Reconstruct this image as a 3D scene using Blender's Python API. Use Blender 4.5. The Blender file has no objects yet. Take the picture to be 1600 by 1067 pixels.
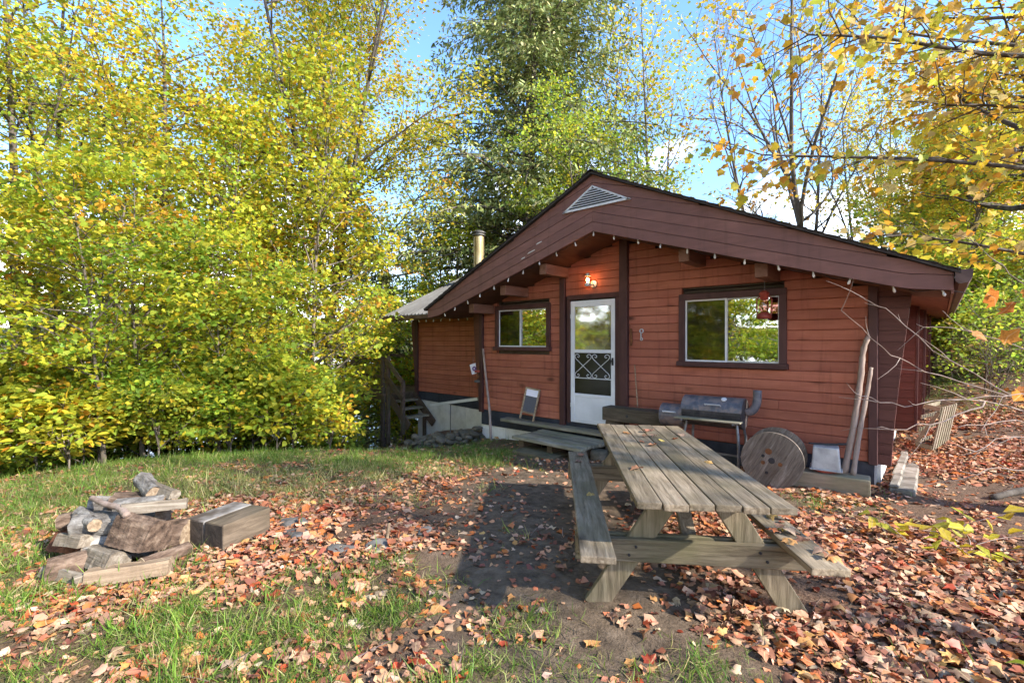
import bpy, bmesh, math, random
import numpy as np
from mathutils import Vector, Matrix, Euler

R = math.radians
SC = bpy.context.scene
COL = SC.collection
random.seed(11)
RNG = np.random.default_rng(7)

# ------------------------------------------------------------------ camera, sky, sun, exposure
CAMX, CAMY, CAMZ = 4.674, -6.690, 1.36
YAW = math.asin(0.670)
CS, SN = math.cos(YAW), math.sin(YAW)
cam = bpy.data.cameras.new('camera')
cam.sensor_width = 36.0
cam.lens = 742.0 * 36.0 / 1600.0
cam.clip_start = 0.05
cam.clip_end = 2000
camo = bpy.data.objects.new('camera', cam)
COL.objects.link(camo)
camo.location = (CAMX, CAMY, CAMZ)
camo.rotation_euler = (R(90), 0, YAW)
SC.camera = camo

SUN_EL = R(31)
SUN_AZ = Vector((0.981, 0.194, 0)).normalized()          # horizontal direction towards the sun
SUN_DIR = Vector((SUN_AZ.x * math.cos(SUN_EL), SUN_AZ.y * math.cos(SUN_EL), math.sin(SUN_EL)))
sun = bpy.data.lights.new('sun', 'SUN')
sun.energy = 2.0
sun.angle = R(0.9)
sun.color = (1.0, 0.93, 0.82)
suno = bpy.data.objects.new('sun', sun)
COL.objects.link(suno)
suno.rotation_euler = (-SUN_DIR).to_track_quat('-Z', 'Y').to_euler()
suno.location = (20, 5, 20)

world = bpy.data.worlds.new('World')
SC.world = world
world.use_nodes = True
wn, wl = world.node_tree.nodes, world.node_tree.links
wn.clear()
w_out = wn.new('ShaderNodeOutputWorld')
w_bg = wn.new('ShaderNodeBackground')
w_bg.inputs['Strength'].default_value = 0.10
sky = wn.new('ShaderNodeTexSky')
sky.sky_type = 'NISHITA'
sky.sun_disc = False
sky.sun_elevation = SUN_EL
sky.sun_rotation = math.atan2(SUN_AZ.x, SUN_AZ.y)
sky.air_density = 1.0
sky.dust_density = 0.3
sky.ozone_density = 6.0
w_tc = wn.new('ShaderNodeTexCoord')
w_sep = wn.new('ShaderNodeSeparateXYZ')
wl.new(w_tc.outputs['Generated'], w_sep.inputs[0])
# broken white clouds, thicker towards the horizon all the way round
w_map = wn.new('ShaderNodeMapping')
w_map.inputs['Scale'].default_value = (1.0, 1.0, 2.6)
wl.new(w_tc.outputs['Generated'], w_map.inputs[0])
w_noise = wn.new('ShaderNodeTexNoise')
w_noise.inputs['Scale'].default_value = 2.6
w_noise.inputs['Detail'].default_value = 9
w_noise.inputs['Roughness'].default_value = 0.55
wl.new(w_map.outputs[0], w_noise.inputs['Vector'])
w_thr = wn.new('ShaderNodeMapRange')                       # height -> cloud cover threshold
w_thr.inputs['From Min'].default_value = 0.02
w_thr.inputs['From Max'].default_value = 0.52
w_thr.inputs['To Min'].default_value = 0.22
w_thr.inputs['To Max'].default_value = 0.76
wl.new(w_sep.outputs['Z'], w_thr.inputs['Value'])
w_sub = wn.new('ShaderNodeMath'); w_sub.operation = 'SUBTRACT'
wl.new(w_noise.outputs['Fac'], w_sub.inputs[0]); wl.new(w_thr.outputs[0], w_sub.inputs[1])
w_mr = wn.new('ShaderNodeMapRange')
w_mr.inputs['From Min'].default_value = 0.0
w_mr.inputs['From Max'].default_value = 0.26
wl.new(w_sub.outputs[0], w_mr.inputs['Value'])
w_mix = wn.new('ShaderNodeMixRGB')
w_mix.inputs['Color2'].default_value = (9.6, 9.3, 8.9, 1)
wl.new(w_mr.outputs[0], w_mix.inputs['Fac'])
wl.new(sky.outputs[0], w_mix.inputs['Color1'])
wl.new(w_mix.outputs[0], w_bg.inputs['Color'])
wl.new(w_bg.outputs[0], w_out.inputs[0])

SC.view_settings.view_transform = 'Standard'
SC.view_settings.look = 'None'
SC.view_settings.exposure = 2.55
SC.view_settings.gamma = 1.0
SC.view_settings.use_curve_mapping = False
SC.render.engine = 'CYCLES'
SC.cycles.use_denoising = True
SC.cycles.max_bounces = 8
SC.cycles.transparent_max_bounces = 12
SC.cycles.caustics_reflective = False
SC.cycles.caustics_refractive = False
SC.cycles.sample_clamp_indirect = 6.0

# ------------------------------------------------------------------ helpers
def W(X, Z):
    """yard coordinates (metres right of / in front of the spot where one stands) -> world x, y"""
    return (CAMX + CS * X - SN * Z, CAMY + SN * X + CS * Z)

def yard(x, y):
    u, v = x - CAMX, y - CAMY
    return CS * u + SN * v, -SN * u + CS * v

CP = np.array([(0,0,-.22),(0,-6,-.1),(2,2.5,-.24),(-2,3.4,-.27),(-4,4,-.33),(1.2,3.7,-.25),(0.3,5,-.30),(3,4,-.22),
 (3.6,5.2,-.29),(1.8,6.2,-.30),(.3,7,-.40),(-.3,8,-.46),(-1.2,8.0,-.48),(-3.2,7.9,-.45),(-5.2,7.4,-.45),(-6.4,5.9,-.38),
 (-.5,9.4,-.58),(-1.6,9.3,-.72),(-2.2,9.6,-.9),(-1.5,10.5,-.85),(-2,12.5,-1.0),(-3.5,9.6,-1.0),(-6,9.3,-.95),(-9,7.5,-1.1),(-4,13,-2.0),
 (-9,12,-2.2),(-14,8,-2.4),(-8,20,-4.6),(-20,10,-4.6),(-20,25,-8.5),(0,30,-4),(4,22,-.8),(5,5,-.28),(5.2,6.5,-.22),
 (6.5,8,0.0),(8,7,.15),(9,11,.45),(12,14,1.2),(14,10,1.4),(20,22,2.6),(8,3,.0),(14,3,.8),(25,5,2.2),(25,40,3.5),
 (10,-8,.3),(-10,-6,-.8),(-8,1,-.6),(4,10,-.2),(2,13,-.4)], float)
def _fit():
    P = CP[:, :2]; n = len(P)
    A = np.linalg.norm(P[:, None] - P[None], axis=2)
    M = np.zeros((n + 3, n + 3)); M[:n, :n] = A - np.eye(n) * .05
    M[:n, n] = 1; M[:n, n+1:] = P; M[n, :n] = 1; M[n+1:, :n] = P.T
    return np.linalg.solve(M, np.concatenate([CP[:, 2], [0, 0, 0]]))
_w = _fit()
def hgt(x, y):
    x = np.asarray(x, float); y = np.asarray(y, float); sh = x.shape
    x = x.ravel(); y = y.ravel()
    X, Z = yard(x, y)
    Q = np.stack([X, Z], 1); h = np.zeros(len(Q))
    for i in range(len(CP)):
        h += _w[i] * np.hypot(Q[:, 0] - CP[i, 0], Q[:, 1] - CP[i, 1])
    n = len(CP)
    h += _w[n] + Q @ _w[n+1:]
    h = np.where(h > 3, 3 + (h - 3) * .35, h)
    h = np.clip(h, -9.5, 14)
    h += .018 * np.sin(x * 2.1 + 1.3 * np.sin(y * 1.7)) * np.cos(y * 2.6) + .010 * np.sin(x * 6.3 + y * 3.1) * np.sin(y * 5.7 - x * 2.2)
    return h.reshape(sh)
def H(x, y): return float(hgt(np.array([x]), np.array([y]))[0])
def G(X, Z, up=0.0):
    x, y = W(X, Z)
    return Vector((x, y, H(x, y) + up))

def lin(r, g, b):
    f = lambda c: (c / 255 / 12.92) if c / 255 <= .04045 else ((c / 255 + .055) / 1.055) ** 2.4
    return (f(r), f(g), f(b))

def tag(o, label=None, cat=None, group=None, kind=None):
    if label: o['label'] = label
    if cat: o['category'] = cat
    if group: o['group'] = group
    if kind: o['kind'] = kind
    return o

def empty(name, loc=(0, 0, 0), rz=0.0, rot=None, **k):
    o = bpy.data.objects.new(name, None)
    o.empty_display_size = .2
    o.location = loc
    o.rotation_euler = rot if rot is not None else (0, 0, rz)
    COL.objects.link(o)
    tag(o, **k)
    return o

def link(name, me, parent=None, mat=None):
    o = bpy.data.objects.new(name, me)
    if mat is not None and not me.materials: me.materials.append(mat)
    COL.objects.link(o)
    if parent is not None: o.parent = parent
    return o

def kids(o): return [c for c in COL.objects if c.parent is o]

_kid_cache = {}
def dup(src, loc, rz, scale=1.0, label=None, tilt=(0, 0)):
    c = src.copy(); COL.objects.link(c)
    c.location = loc; c.rotation_euler = (tilt[0], tilt[1], rz); c.scale = (scale,) * 3
    if label: c['label'] = label
    def rec(a, b):
        for ch in a.children:
            d = ch.copy(); COL.objects.link(d); d.parent = b
            rec(ch, d)
    rec(src, c)
    return c

class MB:
    def __init__(s): s.v = []; s.f = []
    def add(s, vs, fs):
        n = len(s.v); s.v.extend([tuple(p) for p in vs]); s.f.extend([tuple(i + n for i in q) for q in fs]); return s
    def box(s, x0, x1, y0, y1, z0, z1):
        return s.add([(x0,y0,z0),(x1,y0,z0),(x1,y1,z0),(x0,y1,z0),(x0,y0,z1),(x1,y0,z1),(x1,y1,z1),(x0,y1,z1)],
                     [(0,3,2,1),(4,5,6,7),(0,1,5,4),(1,2,6,5),(2,3,7,6),(3,0,4,7)])
    def bar(s, p, q, w, t, up=(0, 0, 1), w2=None, t2=None):
        """box from p to q, w wide (sideways), t thick (along up)"""
        p, q, up = Vector(p), Vector(q), Vector(up)
        d = (q - p).normalized(); sd = d.cross(up)
        if sd.length < 1e-5: sd = d.cross(Vector((1, 0, 0)))
        sd.normalize(); u = sd.cross(d).normalized()
        vs = []
        for c, ww, tt in ((p, w, t), (q, w2 or w, t2 or t)):
            for a, b in ((-1,-1),(1,-1),(1,1),(-1,1)): vs.append(c + sd * (a * ww / 2) + u * (b * tt / 2))
        return s.add(vs, [(0,1,2,3),(7,6,5,4),(0,4,5,1),(1,5,6,2),(2,6,7,3),(3,7,4,0)])
    def prism(s, poly, vec):
        n = len(poly); vec = Vector(vec); a = [Vector(p) for p in poly]; b = [p + vec for p in a]
        return s.add(a + b, [tuple(range(n))[::-1], tuple(range(n, 2*n))] + [(i, (i+1) % n, n + (i+1) % n, n + i) for i in range(n)])
    def tube(s, pts, rad, n=6, cap=True):
        pts = [Vector(p) for p in pts]
        if not hasattr(rad, '__len__'): rad = [rad] * len(pts)
        t0 = (pts[1] - pts[0]).normalized()
        ref = Vector((0, 0, 1)) if abs(t0.z) < .9 else Vector((1, 0, 0))
        a = t0.cross(ref).normalized(); vs = []
        for i, p in enumerate(pts):
            t = (pts[min(i+1, len(pts)-1)] - pts[max(i-1, 0)])
            t = t.normalized() if t.length > 1e-9 else t0
            a = (a - t * a.dot(t)); a = a.normalized() if a.length > 1e-6 else t.orthogonal().normalized()
            b = t.cross(a)
            for k in range(n):
                th = 2 * math.pi * k / n
                vs.append(p + a * (rad[i] * math.cos(th)) + b * (rad[i] * math.sin(th)))
        fs = []
        for i in range(len(pts) - 1):
            for k in range(n):
                fs.append((i*n + k, i*n + (k+1) % n, (i+1)*n + (k+1) % n, (i+1)*n + k))
        if cap:
            fs.append(tuple(range(n))[::-1]); fs.append(tuple(range((len(pts)-1)*n, len(pts)*n)))
        return s.add(vs, fs)
    def lathe(s, prof, n=16, c=(0, 0, 0)):
        c = Vector(c); vs = []; fs = []
        for r, z in prof:
            for k in range(n):
                th = 2*math.pi*k/n; vs.append(c + Vector((r*math.cos(th), r*math.sin(th), z)))
        for i in range(len(prof)-1):
            for k in range(n): fs.append((i*n+k, i*n+(k+1)%n, (i+1)*n+(k+1)%n, (i+1)*n+k))
        fs.append(tuple(range(n))[::-1]); fs.append(tuple(range((len(prof)-1)*n, len(prof)*n)))
        return s.add(vs, fs)
    def mesh(s, name, mat, smooth=False, bevel=0.0, seg=1):
        me = bpy.data.meshes.new(name)
        me.from_pydata(s.v, [], s.f)
        if bevel:
            bm = bmesh.new(); bm.from_mesh(me)
            bmesh.ops.recalc_face_normals(bm, faces=bm.faces)
            ed = [e for e in bm.edges if len(e.link_faces) == 2 and e.calc_face_angle(0) > .5]
            bmesh.ops.bevel(bm, geom=ed, offset=bevel, segments=seg, affect='EDGES', profile=.6, clamp_overlap=True)
            bm.to_mesh(me); bm.free()
        else:
            bm = bmesh.new(); bm.from_mesh(me); bmesh.ops.recalc_face_normals(bm, faces=bm.faces); bm.to_mesh(me); bm.free()
        if smooth: me.polygons.foreach_set('use_smooth', [True] * len(me.polygons))
        me.materials.append(mat)
        return me
    def build(s, name, mat, parent=None, smooth=False, bevel=0.0, seg=1, at=None, **k):
        if at is not None:
            a = Vector(at); s.v = [tuple(Vector(p) - a) for p in s.v]
        o = link(name, s.mesh(name, mat, smooth, bevel, seg), parent)
        if at is not None: o.location = at
        tag(o, **k)
        return o

def roughen(me, amp, scale=6.0, seed=0):
    """push vertices about so sawn and split faces are uneven"""
    from mathutils import noise
    for v in me.vertices:
        n = noise.noise_vector(Vector(v.co) * scale + Vector((seed * 7.3, seed * 3.1, seed)))
        v.co = v.co + n * amp
    return me

# ------------------------------------------------------------------ materials
def new_mat(name):
    m = bpy.data.materials.new(name); m.use_nodes = True
    nt = m.node_tree; nt.nodes.clear()
    o = nt.nodes.new('ShaderNodeOutputMaterial'); b = nt.nodes.new('ShaderNodeBsdfPrincipled')
    nt.links.new(b.outputs[0], o.inputs[0])
    return m, nt.nodes, nt.links, b, o

def ramp(nodes, stops):
    r = nodes.new('ShaderNodeValToRGB'); e = r.color_ramp.elements
    while len(e) < len(stops): e.new(.5)
    for i, (p, c) in enumerate(stops): e[i].position = p; e[i].color = (*c, 1)
    return r

def coords(nodes, links, scale, rnd=31.0):
    tc = nodes.new('ShaderNodeTexCoord'); oi = nodes.new('ShaderNodeObjectInfo')
    mu = nodes.new('ShaderNodeMath'); mu.operation = 'MULTIPLY'; mu.inputs[1].default_value = rnd
    links.new(oi.outputs['Random'], mu.inputs[0])
    ad = nodes.new('ShaderNodeVectorMath'); ad.operation = 'ADD'
    links.new(tc.outputs['Object'], ad.inputs[0]); links.new(mu.outputs[0], ad.inputs[1])
    mp = nodes.new('ShaderNodeMapping'); mp.inputs['Scale'].default_value = scale
    links.new(ad.outputs[0], mp.inputs[0])
    return mp, ad, oi

def tex(nodes, links, vec, scale, detail=6, rough=.6, dist=0.0):
    n = nodes.new('ShaderNodeTexNoise'); n.inputs['Scale'].default_value = scale
    n.inputs['Detail'].default_value = detail; n.inputs['Roughness'].default_value = rough; n.inputs['Distortion'].default_value = dist
    if vec is not None: links.new(vec, n.inputs['Vector'])
    return n

def mixc(nodes, links, fac, a, b, mode='MIX'):
    m = nodes.new('ShaderNodeMixRGB'); m.blend_type = mode
    for k, val in (('Fac', fac), ('Color1', a), ('Color2', b)):
        if hasattr(val, 'default_value') or hasattr(val, 'links'): links.new(val, m.inputs[k])
        elif isinstance(val, tuple): m.inputs[k].default_value = (*val, 1)
        else: m.inputs[k].default_value = val
    return m

def wood(name, stops, scale=(1, 9, 9), rough=.75, knots=0.0, stain=None, vary=.3, bump=.25, nscale=2.2, stain_amt=.6, spec=.25, streak=0.0):
    m, N, L, b, o = new_mat(name)
    mp, ad, oi = coords(N, L, scale)
    n1 = tex(N, L, mp.outputs[0], nscale, 8, .65, .6)
    rp = ramp(N, stops); L.new(n1.outputs['Fac'], rp.inputs[0])
    c = rp.outputs[0]
    n2 = tex(N, L, ad.outputs[0], 1.7, 4, .6)
    if stain:
        r2 = ramp(N, [(.42, (0, 0, 0)), (.68, (stain_amt,) * 3)]); L.new(n2.outputs['Fac'], r2.inputs[0])
        c = mixc(N, L, r2.outputs[0], c, stain).outputs[0]
    if knots:
        mk = N.new('ShaderNodeMapping'); mk.inputs['Scale'].default_value = tuple(1.0 + .25 * s for s in scale)
        L.new(ad.outputs[0], mk.inputs[0])
        vo = N.new('ShaderNodeTexVoronoi'); vo.inputs['Scale'].default_value = knots; L.new(mk.outputs[0], vo.inputs['Vector'])
        rk = ramp(N, [(.03, (.95,) * 3), (.09, (.5,) * 3), (.15, (0, 0, 0))]); L.new(vo.outputs['Distance'], rk.inputs[0])
        c = mixc(N, L, rk.outputs[0], c, tuple(x * .25 for x in stops[0][1])).outputs[0]
    if streak:
        ms = N.new('ShaderNodeMapping'); ms.inputs['Scale'].default_value = (7, 7, .45); tcs = N.new('ShaderNodeTexCoord'); L.new(tcs.outputs['Object'], ms.inputs[0])
        n3 = tex(N, L, ms.outputs[0], 1.6, 5, .65); r3 = ramp(N, [(.30, (.55,) * 3), (.46, (1,) * 3), (.62, (1,) * 3), (.80, (1.25, 1.22, 1.2))]); L.new(n3.outputs['Fac'], r3.inputs[0])
        mm = mixc(N, L, streak, c, r3.outputs[0], 'MULTIPLY'); c = mm.outputs[0]
    hv = N.new('ShaderNodeHueSaturation')
    mr = N.new('ShaderNodeMapRange'); mr.inputs['To Min'].default_value = 1 - vary; mr.inputs['To Max'].default_value = 1 + vary * .7
    L.new(oi.outputs['Random'], mr.inputs['Value']); L.new(mr.outputs[0], hv.inputs['Value'])
    L.new(c, hv.inputs['Color']); L.new(hv.outputs[0], b.inputs['Base Color'])
    b.inputs['Roughness'].default_value = rough; b.inputs['Specular IOR Level'].default_value = spec
    bp = N.new('ShaderNodeBump'); bp.inputs['Strength'].default_value = bump; bp.inputs['Distance'].default_value = .01
    L.new(n1.outputs['Fac'], bp.inputs['Height']); L.new(bp.outputs[0], b.inputs['Normal'])
    return m

def rough_mat(name, stops, scale=5, rough=.8, metal=0.0, bump=.3, detail=7, dist=.01, vary=.15, spec=.3, stretch=(1, 1, 1)):
    m, N, L, b, o = new_mat(name)
    mp, ad, oi = coords(N, L, stretch)
    n1 = tex(N, L, mp.outputs[0], scale, detail, .62)
    rp = ramp(N, stops); L.new(n1.outputs['Fac'], rp.inputs[0])
    hv = N.new('ShaderNodeHueSaturation')
    mr = N.new('ShaderNodeMapRange'); mr.inputs['To Min'].default_value = 1 - vary; mr.inputs['To Max'].default_value = 1 + vary
    L.new(oi.outputs['Random'], mr.inputs['Value']); L.new(mr.outputs[0], hv.inputs['Value'])
    L.new(rp.outputs[0], hv.inputs['Color']); L.new(hv.outputs[0], b.inputs['Base Color'])
    b.inputs['Roughness'].default_value = rough; b.inputs['Metallic'].default_value = metal; b.inputs['Specular IOR Level'].default_value = spec
    bp = N.new('ShaderNodeBump'); bp.inputs['Strength'].default_value = bump; bp.inputs['Distance'].default_value = dist
    L.new(n1.outputs['Fac'], bp.inputs['Height']); L.new(bp.outputs[0], b.inputs['Normal'])
    return m

def leaf_mat(name, trans=.4, rough=.5, vary=.12, spec=.3, from_random=None, hue=.015, veins=False):
    m, N, L, b, o = new_mat(name)
    oi = N.new('ShaderNodeObjectInfo')
    if from_random:
        rp = ramp(N, from_random); rp.color_ramp.interpolation = 'CONSTANT'; L.new(oi.outputs['Random'], rp.inputs[0]); c = rp.outputs[0]
    else:
        at = N.new('ShaderNodeAttribute'); at.attribute_name = 'Col'; c = at.outputs['Color']
    hv = N.new('ShaderNodeHueSaturation')
    mr = N.new('ShaderNodeMapRange'); mr.inputs['To Min'].default_value = 1 - vary; mr.inputs['To Max'].default_value = 1 + vary
    mh = N.new('ShaderNodeMapRange'); mh.inputs['To Min'].default_value = .5 - hue; mh.inputs['To Max'].default_value = .5 + hue
    L.new(oi.outputs['Random'], mr.inputs['Value']); L.new(mr.outputs[0], hv.inputs['Value'])
    L.new(oi.outputs['Random'], mh.inputs['Value']); L.new(mh.outputs[0], hv.inputs['Hue'])
    if veins:                                            # blotches and a pale midrib on leaves seen close to
        tc = N.new('ShaderNodeTexCoord'); nz = tex(N, L, tc.outputs['Object'], 4.5, 4, .65)
        rb = ramp(N, [(.35, (.55, .45, .38)), (.5, (1, 1, 1)), (.7, (1.12, 1.1, 1.05))]); L.new(nz.outputs['Fac'], rb.inputs[0])
        c = mixc(N, L, .8, c, rb.outputs[0], 'MULTIPLY').outputs[0]
        sx = N.new('ShaderNodeSeparateXYZ'); L.new(tc.outputs['Object'], sx.inputs[0])
        ab = N.new('ShaderNodeMath'); ab.operation = 'ABSOLUTE'; L.new(sx.outputs['X'], ab.inputs[0])
        lt_ = N.new('ShaderNodeMath'); lt_.operation = 'LESS_THAN'; lt_.inputs[1].default_value = .022; L.new(ab.outputs[0], lt_.inputs[0])
        mf = N.new('ShaderNodeMath'); mf.operation = 'MULTIPLY'; mf.inputs[1].default_value = .45; L.new(lt_.outputs[0], mf.inputs[0])
        c = mixc(N, L, mf.outputs[0], c, (.62, .48, .26)).outputs[0]
    L.new(c, hv.inputs['Color'])
    L.new(hv.outputs[0], b.inputs['Base Color'])
    b.inputs['Roughness'].default_value = rough; b.inputs['Specular IOR Level'].default_value = spec
    if trans:
        t = N.new('ShaderNodeBsdfTranslucent'); L.new(hv.outputs[0], t.inputs['Color'])
        mx = N.new('ShaderNodeMixShader'); mx.inputs[0].default_value = trans
        L.new(b.outputs[0], mx.inputs[1]); L.new(t.outputs[0], mx.inputs[2]); L.new(mx.outputs[0], o.inputs[0])
    return m

M = {}
M['siding'] = wood('red_siding', [(.22, (.25, .078, .045)), (.5, (.365, .122, .074)), (.8, (.45, .165, .104))], (1.0, 6, 8), .6, knots=1.0, stain=(.28, .080, .054), vary=.15, bump=.25, streak=.75)
M['fascia'] = wood('fascia_paint', [(.3, (.155, .068, .054)), (.7, (.235, .108, .088))], (1.5, 6, 8), .5, vary=.10, bump=.12, stain=(.15, .07, .062), streak=.6)
M['brown'] = wood('brown_trim', [(.3, (.050, .022, .021)), (.7, (.095, .042, .038))], (3, 3, 1), .55, vary=.15, bump=.12)
M['fin'] = wood('brown_fin', [(.3, (.085, .030, .024)), (.7, (.135, .052, .042))], (1.5, 8, 12), .55, vary=.12, bump=.12)
M['beam'] = wood('beam_end', [(.3, (.15, .07, .05)), (.7, (.26, .14, .10))], (6, 1, 6), .7, vary=.15)
M['soffit'] = wood('soffit_boards', [(.3, (.075, .034, .022)), (.7, (.15, .075, .045))], (5, 1, 5), .7, vary=.15)
M['table'] = wood('weathered_table', [(.28, (.065, .047, .031)), (.42, (.165, .125, .082)), (.6, (.27, .212, .145)), (.78, (.40, .33, .24))], (11, 1.0, 11), .85, knots=0.8, stain=(.12, .10, .052), vary=.22, bump=.7, nscale=3, stain_amt=.75)
for ax_, sc3 in (('table_x', (1.0, 11, 11)), ('table_z', (11, 11, 1.0))):
    M[ax_] = wood(ax_.replace('table', 'weathered_timber'), [(.28, (.06, .044, .029)), (.42, (.15, .115, .074)), (.6, (.245, .195, .13)), (.78, (.36, .30, .215))], sc3, .85, knots=0.8, stain=(.10, .095, .045), vary=.2, bump=.7, nscale=3, stain_amt=.75)
M['deckwood'] = wood('weathered_deck', [(.25, (.11, .093, .07)), (.5, (.26, .23, .175)), (.75, (.43, .39, .31))], (1, 9, 9), .85, stain=(.12, .13, .05), vary=.25, bump=.5)
M['darkwood'] = wood('dark_deck', [(.25, (.06, .038, .028)), (.7, (.16, .105, .075))], (2, 6, 6), .8, stain=(.05, .06, .02), vary=.25, bump=.4)
M['tie'] = wood('old_timber', [(.25, (.045, .032, .022)), (.5, (.12, .09, .062)), (.75, (.22, .17, .12))], (1.2, 8, 8), .9, knots=1.2, stain=(.05, .05, .03), vary=.2, bump=.7)
M['charred'] = wood('charred_timber', [(.25, (.022, .018, .016)), (.55, (.06, .048, .04)), (.8, (.13, .10, .08))], (1.2, 8, 8), .9, stain=(.02, .018, .016), vary=.1, bump=.7)
M['painted_timber'] = wood('paint_flecked_timber', [(.25, (.035, .026, .021)), (.55, (.09, .07, .055)), (.8, (.17, .135, .11))], (1.2, 8, 8), .9, stain=(.55, .53, .50), vary=.1, bump=.7, stain_amt=.9)
M['tie_light'] = wood('pale_timber', [(.25, (.12, .09, .06)), (.5, (.25, .20, .145)), (.75, (.36, .30, .22))], (1.2, 8, 8), .9, stain=(.16, .16, .08), vary=.2, bump=.6)
M['spool'] = wood('spool_wood', [(.28, (.07, .055, .045)), (.5, (.175, .142, .115)), (.72, (.32, .275, .23))], (16, 2, 2), .85, stain=(.10, .075, .055), vary=.12, bump=.5)
M['bark_grey'] = rough_mat('grey_bark', [(.32, (.05, .042, .036)), (.5, (.20, .18, .16)), (.68, (.38, .36, .33))], 16, .95, bump=1, dist=.03, stretch=(.45, 1, 1))
M['bark_brown'] = rough_mat('brown_bark', [(.32, (.030, .019, .013)), (.5, (.12, .078, .054)), (.68, (.25, .18, .13))], 16, .95, bump=1, dist=.03, stretch=(.45, 1, 1))
M['rotten'] = rough_mat('rotten_wood', [(.3, (.06, .022, .012)), (.6, (.16, .065, .035)), (.8, (.10, .07, .05))], 9, .95, bump=1, dist=.02)
M['split'] = wood('split_wood', [(.28, (.13, .085, .05)), (.5, (.31, .225, .145)), (.72, (.52, .42, .29))], (1, 14, 14), .9, stain=(.14, .095, .065), vary=.25, bump=.9)
M['split_grey'] = wood('weathered_split_wood', [(.28, (.08, .062, .045)), (.5, (.20, .165, .125)), (.72, (.38, .33, .265))], (1, 14, 14), .9, stain=(.10, .075, .055), vary=.25, bump=.9)
M['branchwood'] = rough_mat('bare_branch_wood', [(.3, (.20, .14, .11)), (.7, (.40, .31, .26))], 14, .8, bump=.4, stretch=(1, 1, .3))
M['tarband'] = rough_mat('tar_band', [(.3, (.018, .021, .030)), (.7, (.045, .050, .066))], 6, .6, bump=.15)
M['white_block'] = rough_mat('whitewashed_block', [(.3, (.55, .53, .48)), (.6, (.74, .72, .67)), (.8, (.78, .77, .73))], 3.5, .9, bump=.25)
M['concrete'] = rough_mat('weathered_concrete', [(.3, (.10, .08, .06)), (.5, (.21, .185, .15)), (.75, (.38, .355, .31))], 5, .95, bump=.5)
M['slab'] = rough_mat('mossy_slab', [(.3, (.06, .055, .035)), (.55, (.12, .10, .062)), (.8, (.17, .145, .085))], 5, .95, bump=.5)
M['stone'] = rough_mat('mossy_stone', [(.3, (.045, .045, .028)), (.55, (.12, .10, .072)), (.8, (.23, .195, .155))], 6, .95, bump=.7, vary=.35)
M['pitstone'] = rough_mat('grey_stone', [(.3, (.06, .057, .052)), (.55, (.15, .14, .13)), (.8, (.27, .255, .24))], 6, .9, bump=.6, vary=.2)
M['white_alu'] = rough_mat('white_aluminium', [(.3, (.60, .60, .62)), (.7, (.74, .74, .76))], 2.5, .4, bump=.03, vary=.03)
M['alu'] = rough_mat('aluminium', [(.3, (.50, .50, .50)), (.7, (.62, .62, .62))], 4, .4, metal=.3, bump=.05)
M['metal_roof'] = rough_mat('galvanised_roof', [(.3, (.085, .08, .075)), (.6, (.13, .127, .12)), (.8, (.19, .185, .175))], 3, .75, metal=.0, bump=.1, stretch=(1, .3, 1))
M['gutter'] = rough_mat('old_gutter', [(.3, (.055, .030, .026)), (.7, (.16, .10, .085))], 7, .6, bump=.2)
M['shingle'] = rough_mat('roof_shingle', [(.3, (.022, .018, .016)), (.7, (.065, .055, .05))], 30, .95, bump=.6)
M['flue'] = rough_mat('stained_flue', [(.3, (.20, .13, .045)), (.55, (.37, .29, .15)), (.8, (.50, .46, .36))], 4, .4, metal=.6, bump=.05, stretch=(3, 3, .4))
M['flue_cap'] = rough_mat('flue_cap', [(.3, (.03, .028, .025)), (.7, (.20, .19, .17))], 5, .5, metal=.5, bump=.1)
M['smoker'] = rough_mat('worn_grill_steel', [(.3, (.06, .058, .066)), (.48, (.125, .128, .15)), (.58, (.24, .19, .175)), (.8, (.23, .245, .275))], 7, .5, metal=.25, bump=.15)
M['smoker_dark'] = rough_mat('sooty_steel', [(.3, (.02, .02, .022)), (.6, (.07, .06, .06)), (.8, (.19, .15, .13))], 9, .6, metal=.2, bump=.2)
M['steel_leg'] = rough_mat('grey_steel', [(.3, (.10, .10, .11)), (.7, (.24, .24, .25))], 10, .5, metal=.4, bump=.1)
M['galv'] = rough_mat('galvanised_tub', [(.3, (.25, .255, .26)), (.55, (.42, .425, .43)), (.8, (.55, .55, .55))], 6, .55, metal=.35, bump=.1)
M['red_paint'] = rough_mat('old_red_paint', [(.3, (.16, .025, .02)), (.7, (.36, .07, .05))], 12, .45, bump=.15)
M['rust'] = rough_mat('rust', [(.3, (.09, .035, .015)), (.7, (.25, .10, .035))], 14, .8, bump=.2)
M['black'] = rough_mat('black_metal', [(.3, (.012, .012, .014)), (.7, (.035, .035, .038))], 8, .5, bump=.1)
M['interior'] = rough_mat('dark_panelling', [(.3, (.045, .03, .02)), (.7, (.09, .065, .045))], 4, .8, bump=.1)
M['curtain'] = rough_mat('pale_curtain', [(.3, (.50, .50, .47)), (.7, (.66, .66, .63))], 6, .9, bump=.1)
M['bulb'] = rough_mat('frosted_bulb', [(.3, (.60, .58, .54)), (.7, (.76, .75, .72))], 6, .3, bump=0)
M['paper'] = rough_mat('white_card', [(.3, (.66, .62, .70)), (.7, (.74, .72, .77))], 6, .6, bump=0)
M['emblem'] = rough_mat('purple_print', [(.3, (.10, .03, .17)), (.7, (.15, .06, .24))], 6, .6, bump=0)
M['screen'] = rough_mat('window_screen_mesh', [(.3, (.07, .07, .08)), (.7, (.115, .11, .12))], 60, .8, bump=.2)
M['vent'] = rough_mat('vent_metal', [(.3, (.52, .52, .54)), (.7, (.68, .68, .70))], 6, .45, metal=.2, bump=.05)
M['leaf'] = leaf_mat('tree_leaf', .52, .55)
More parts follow.
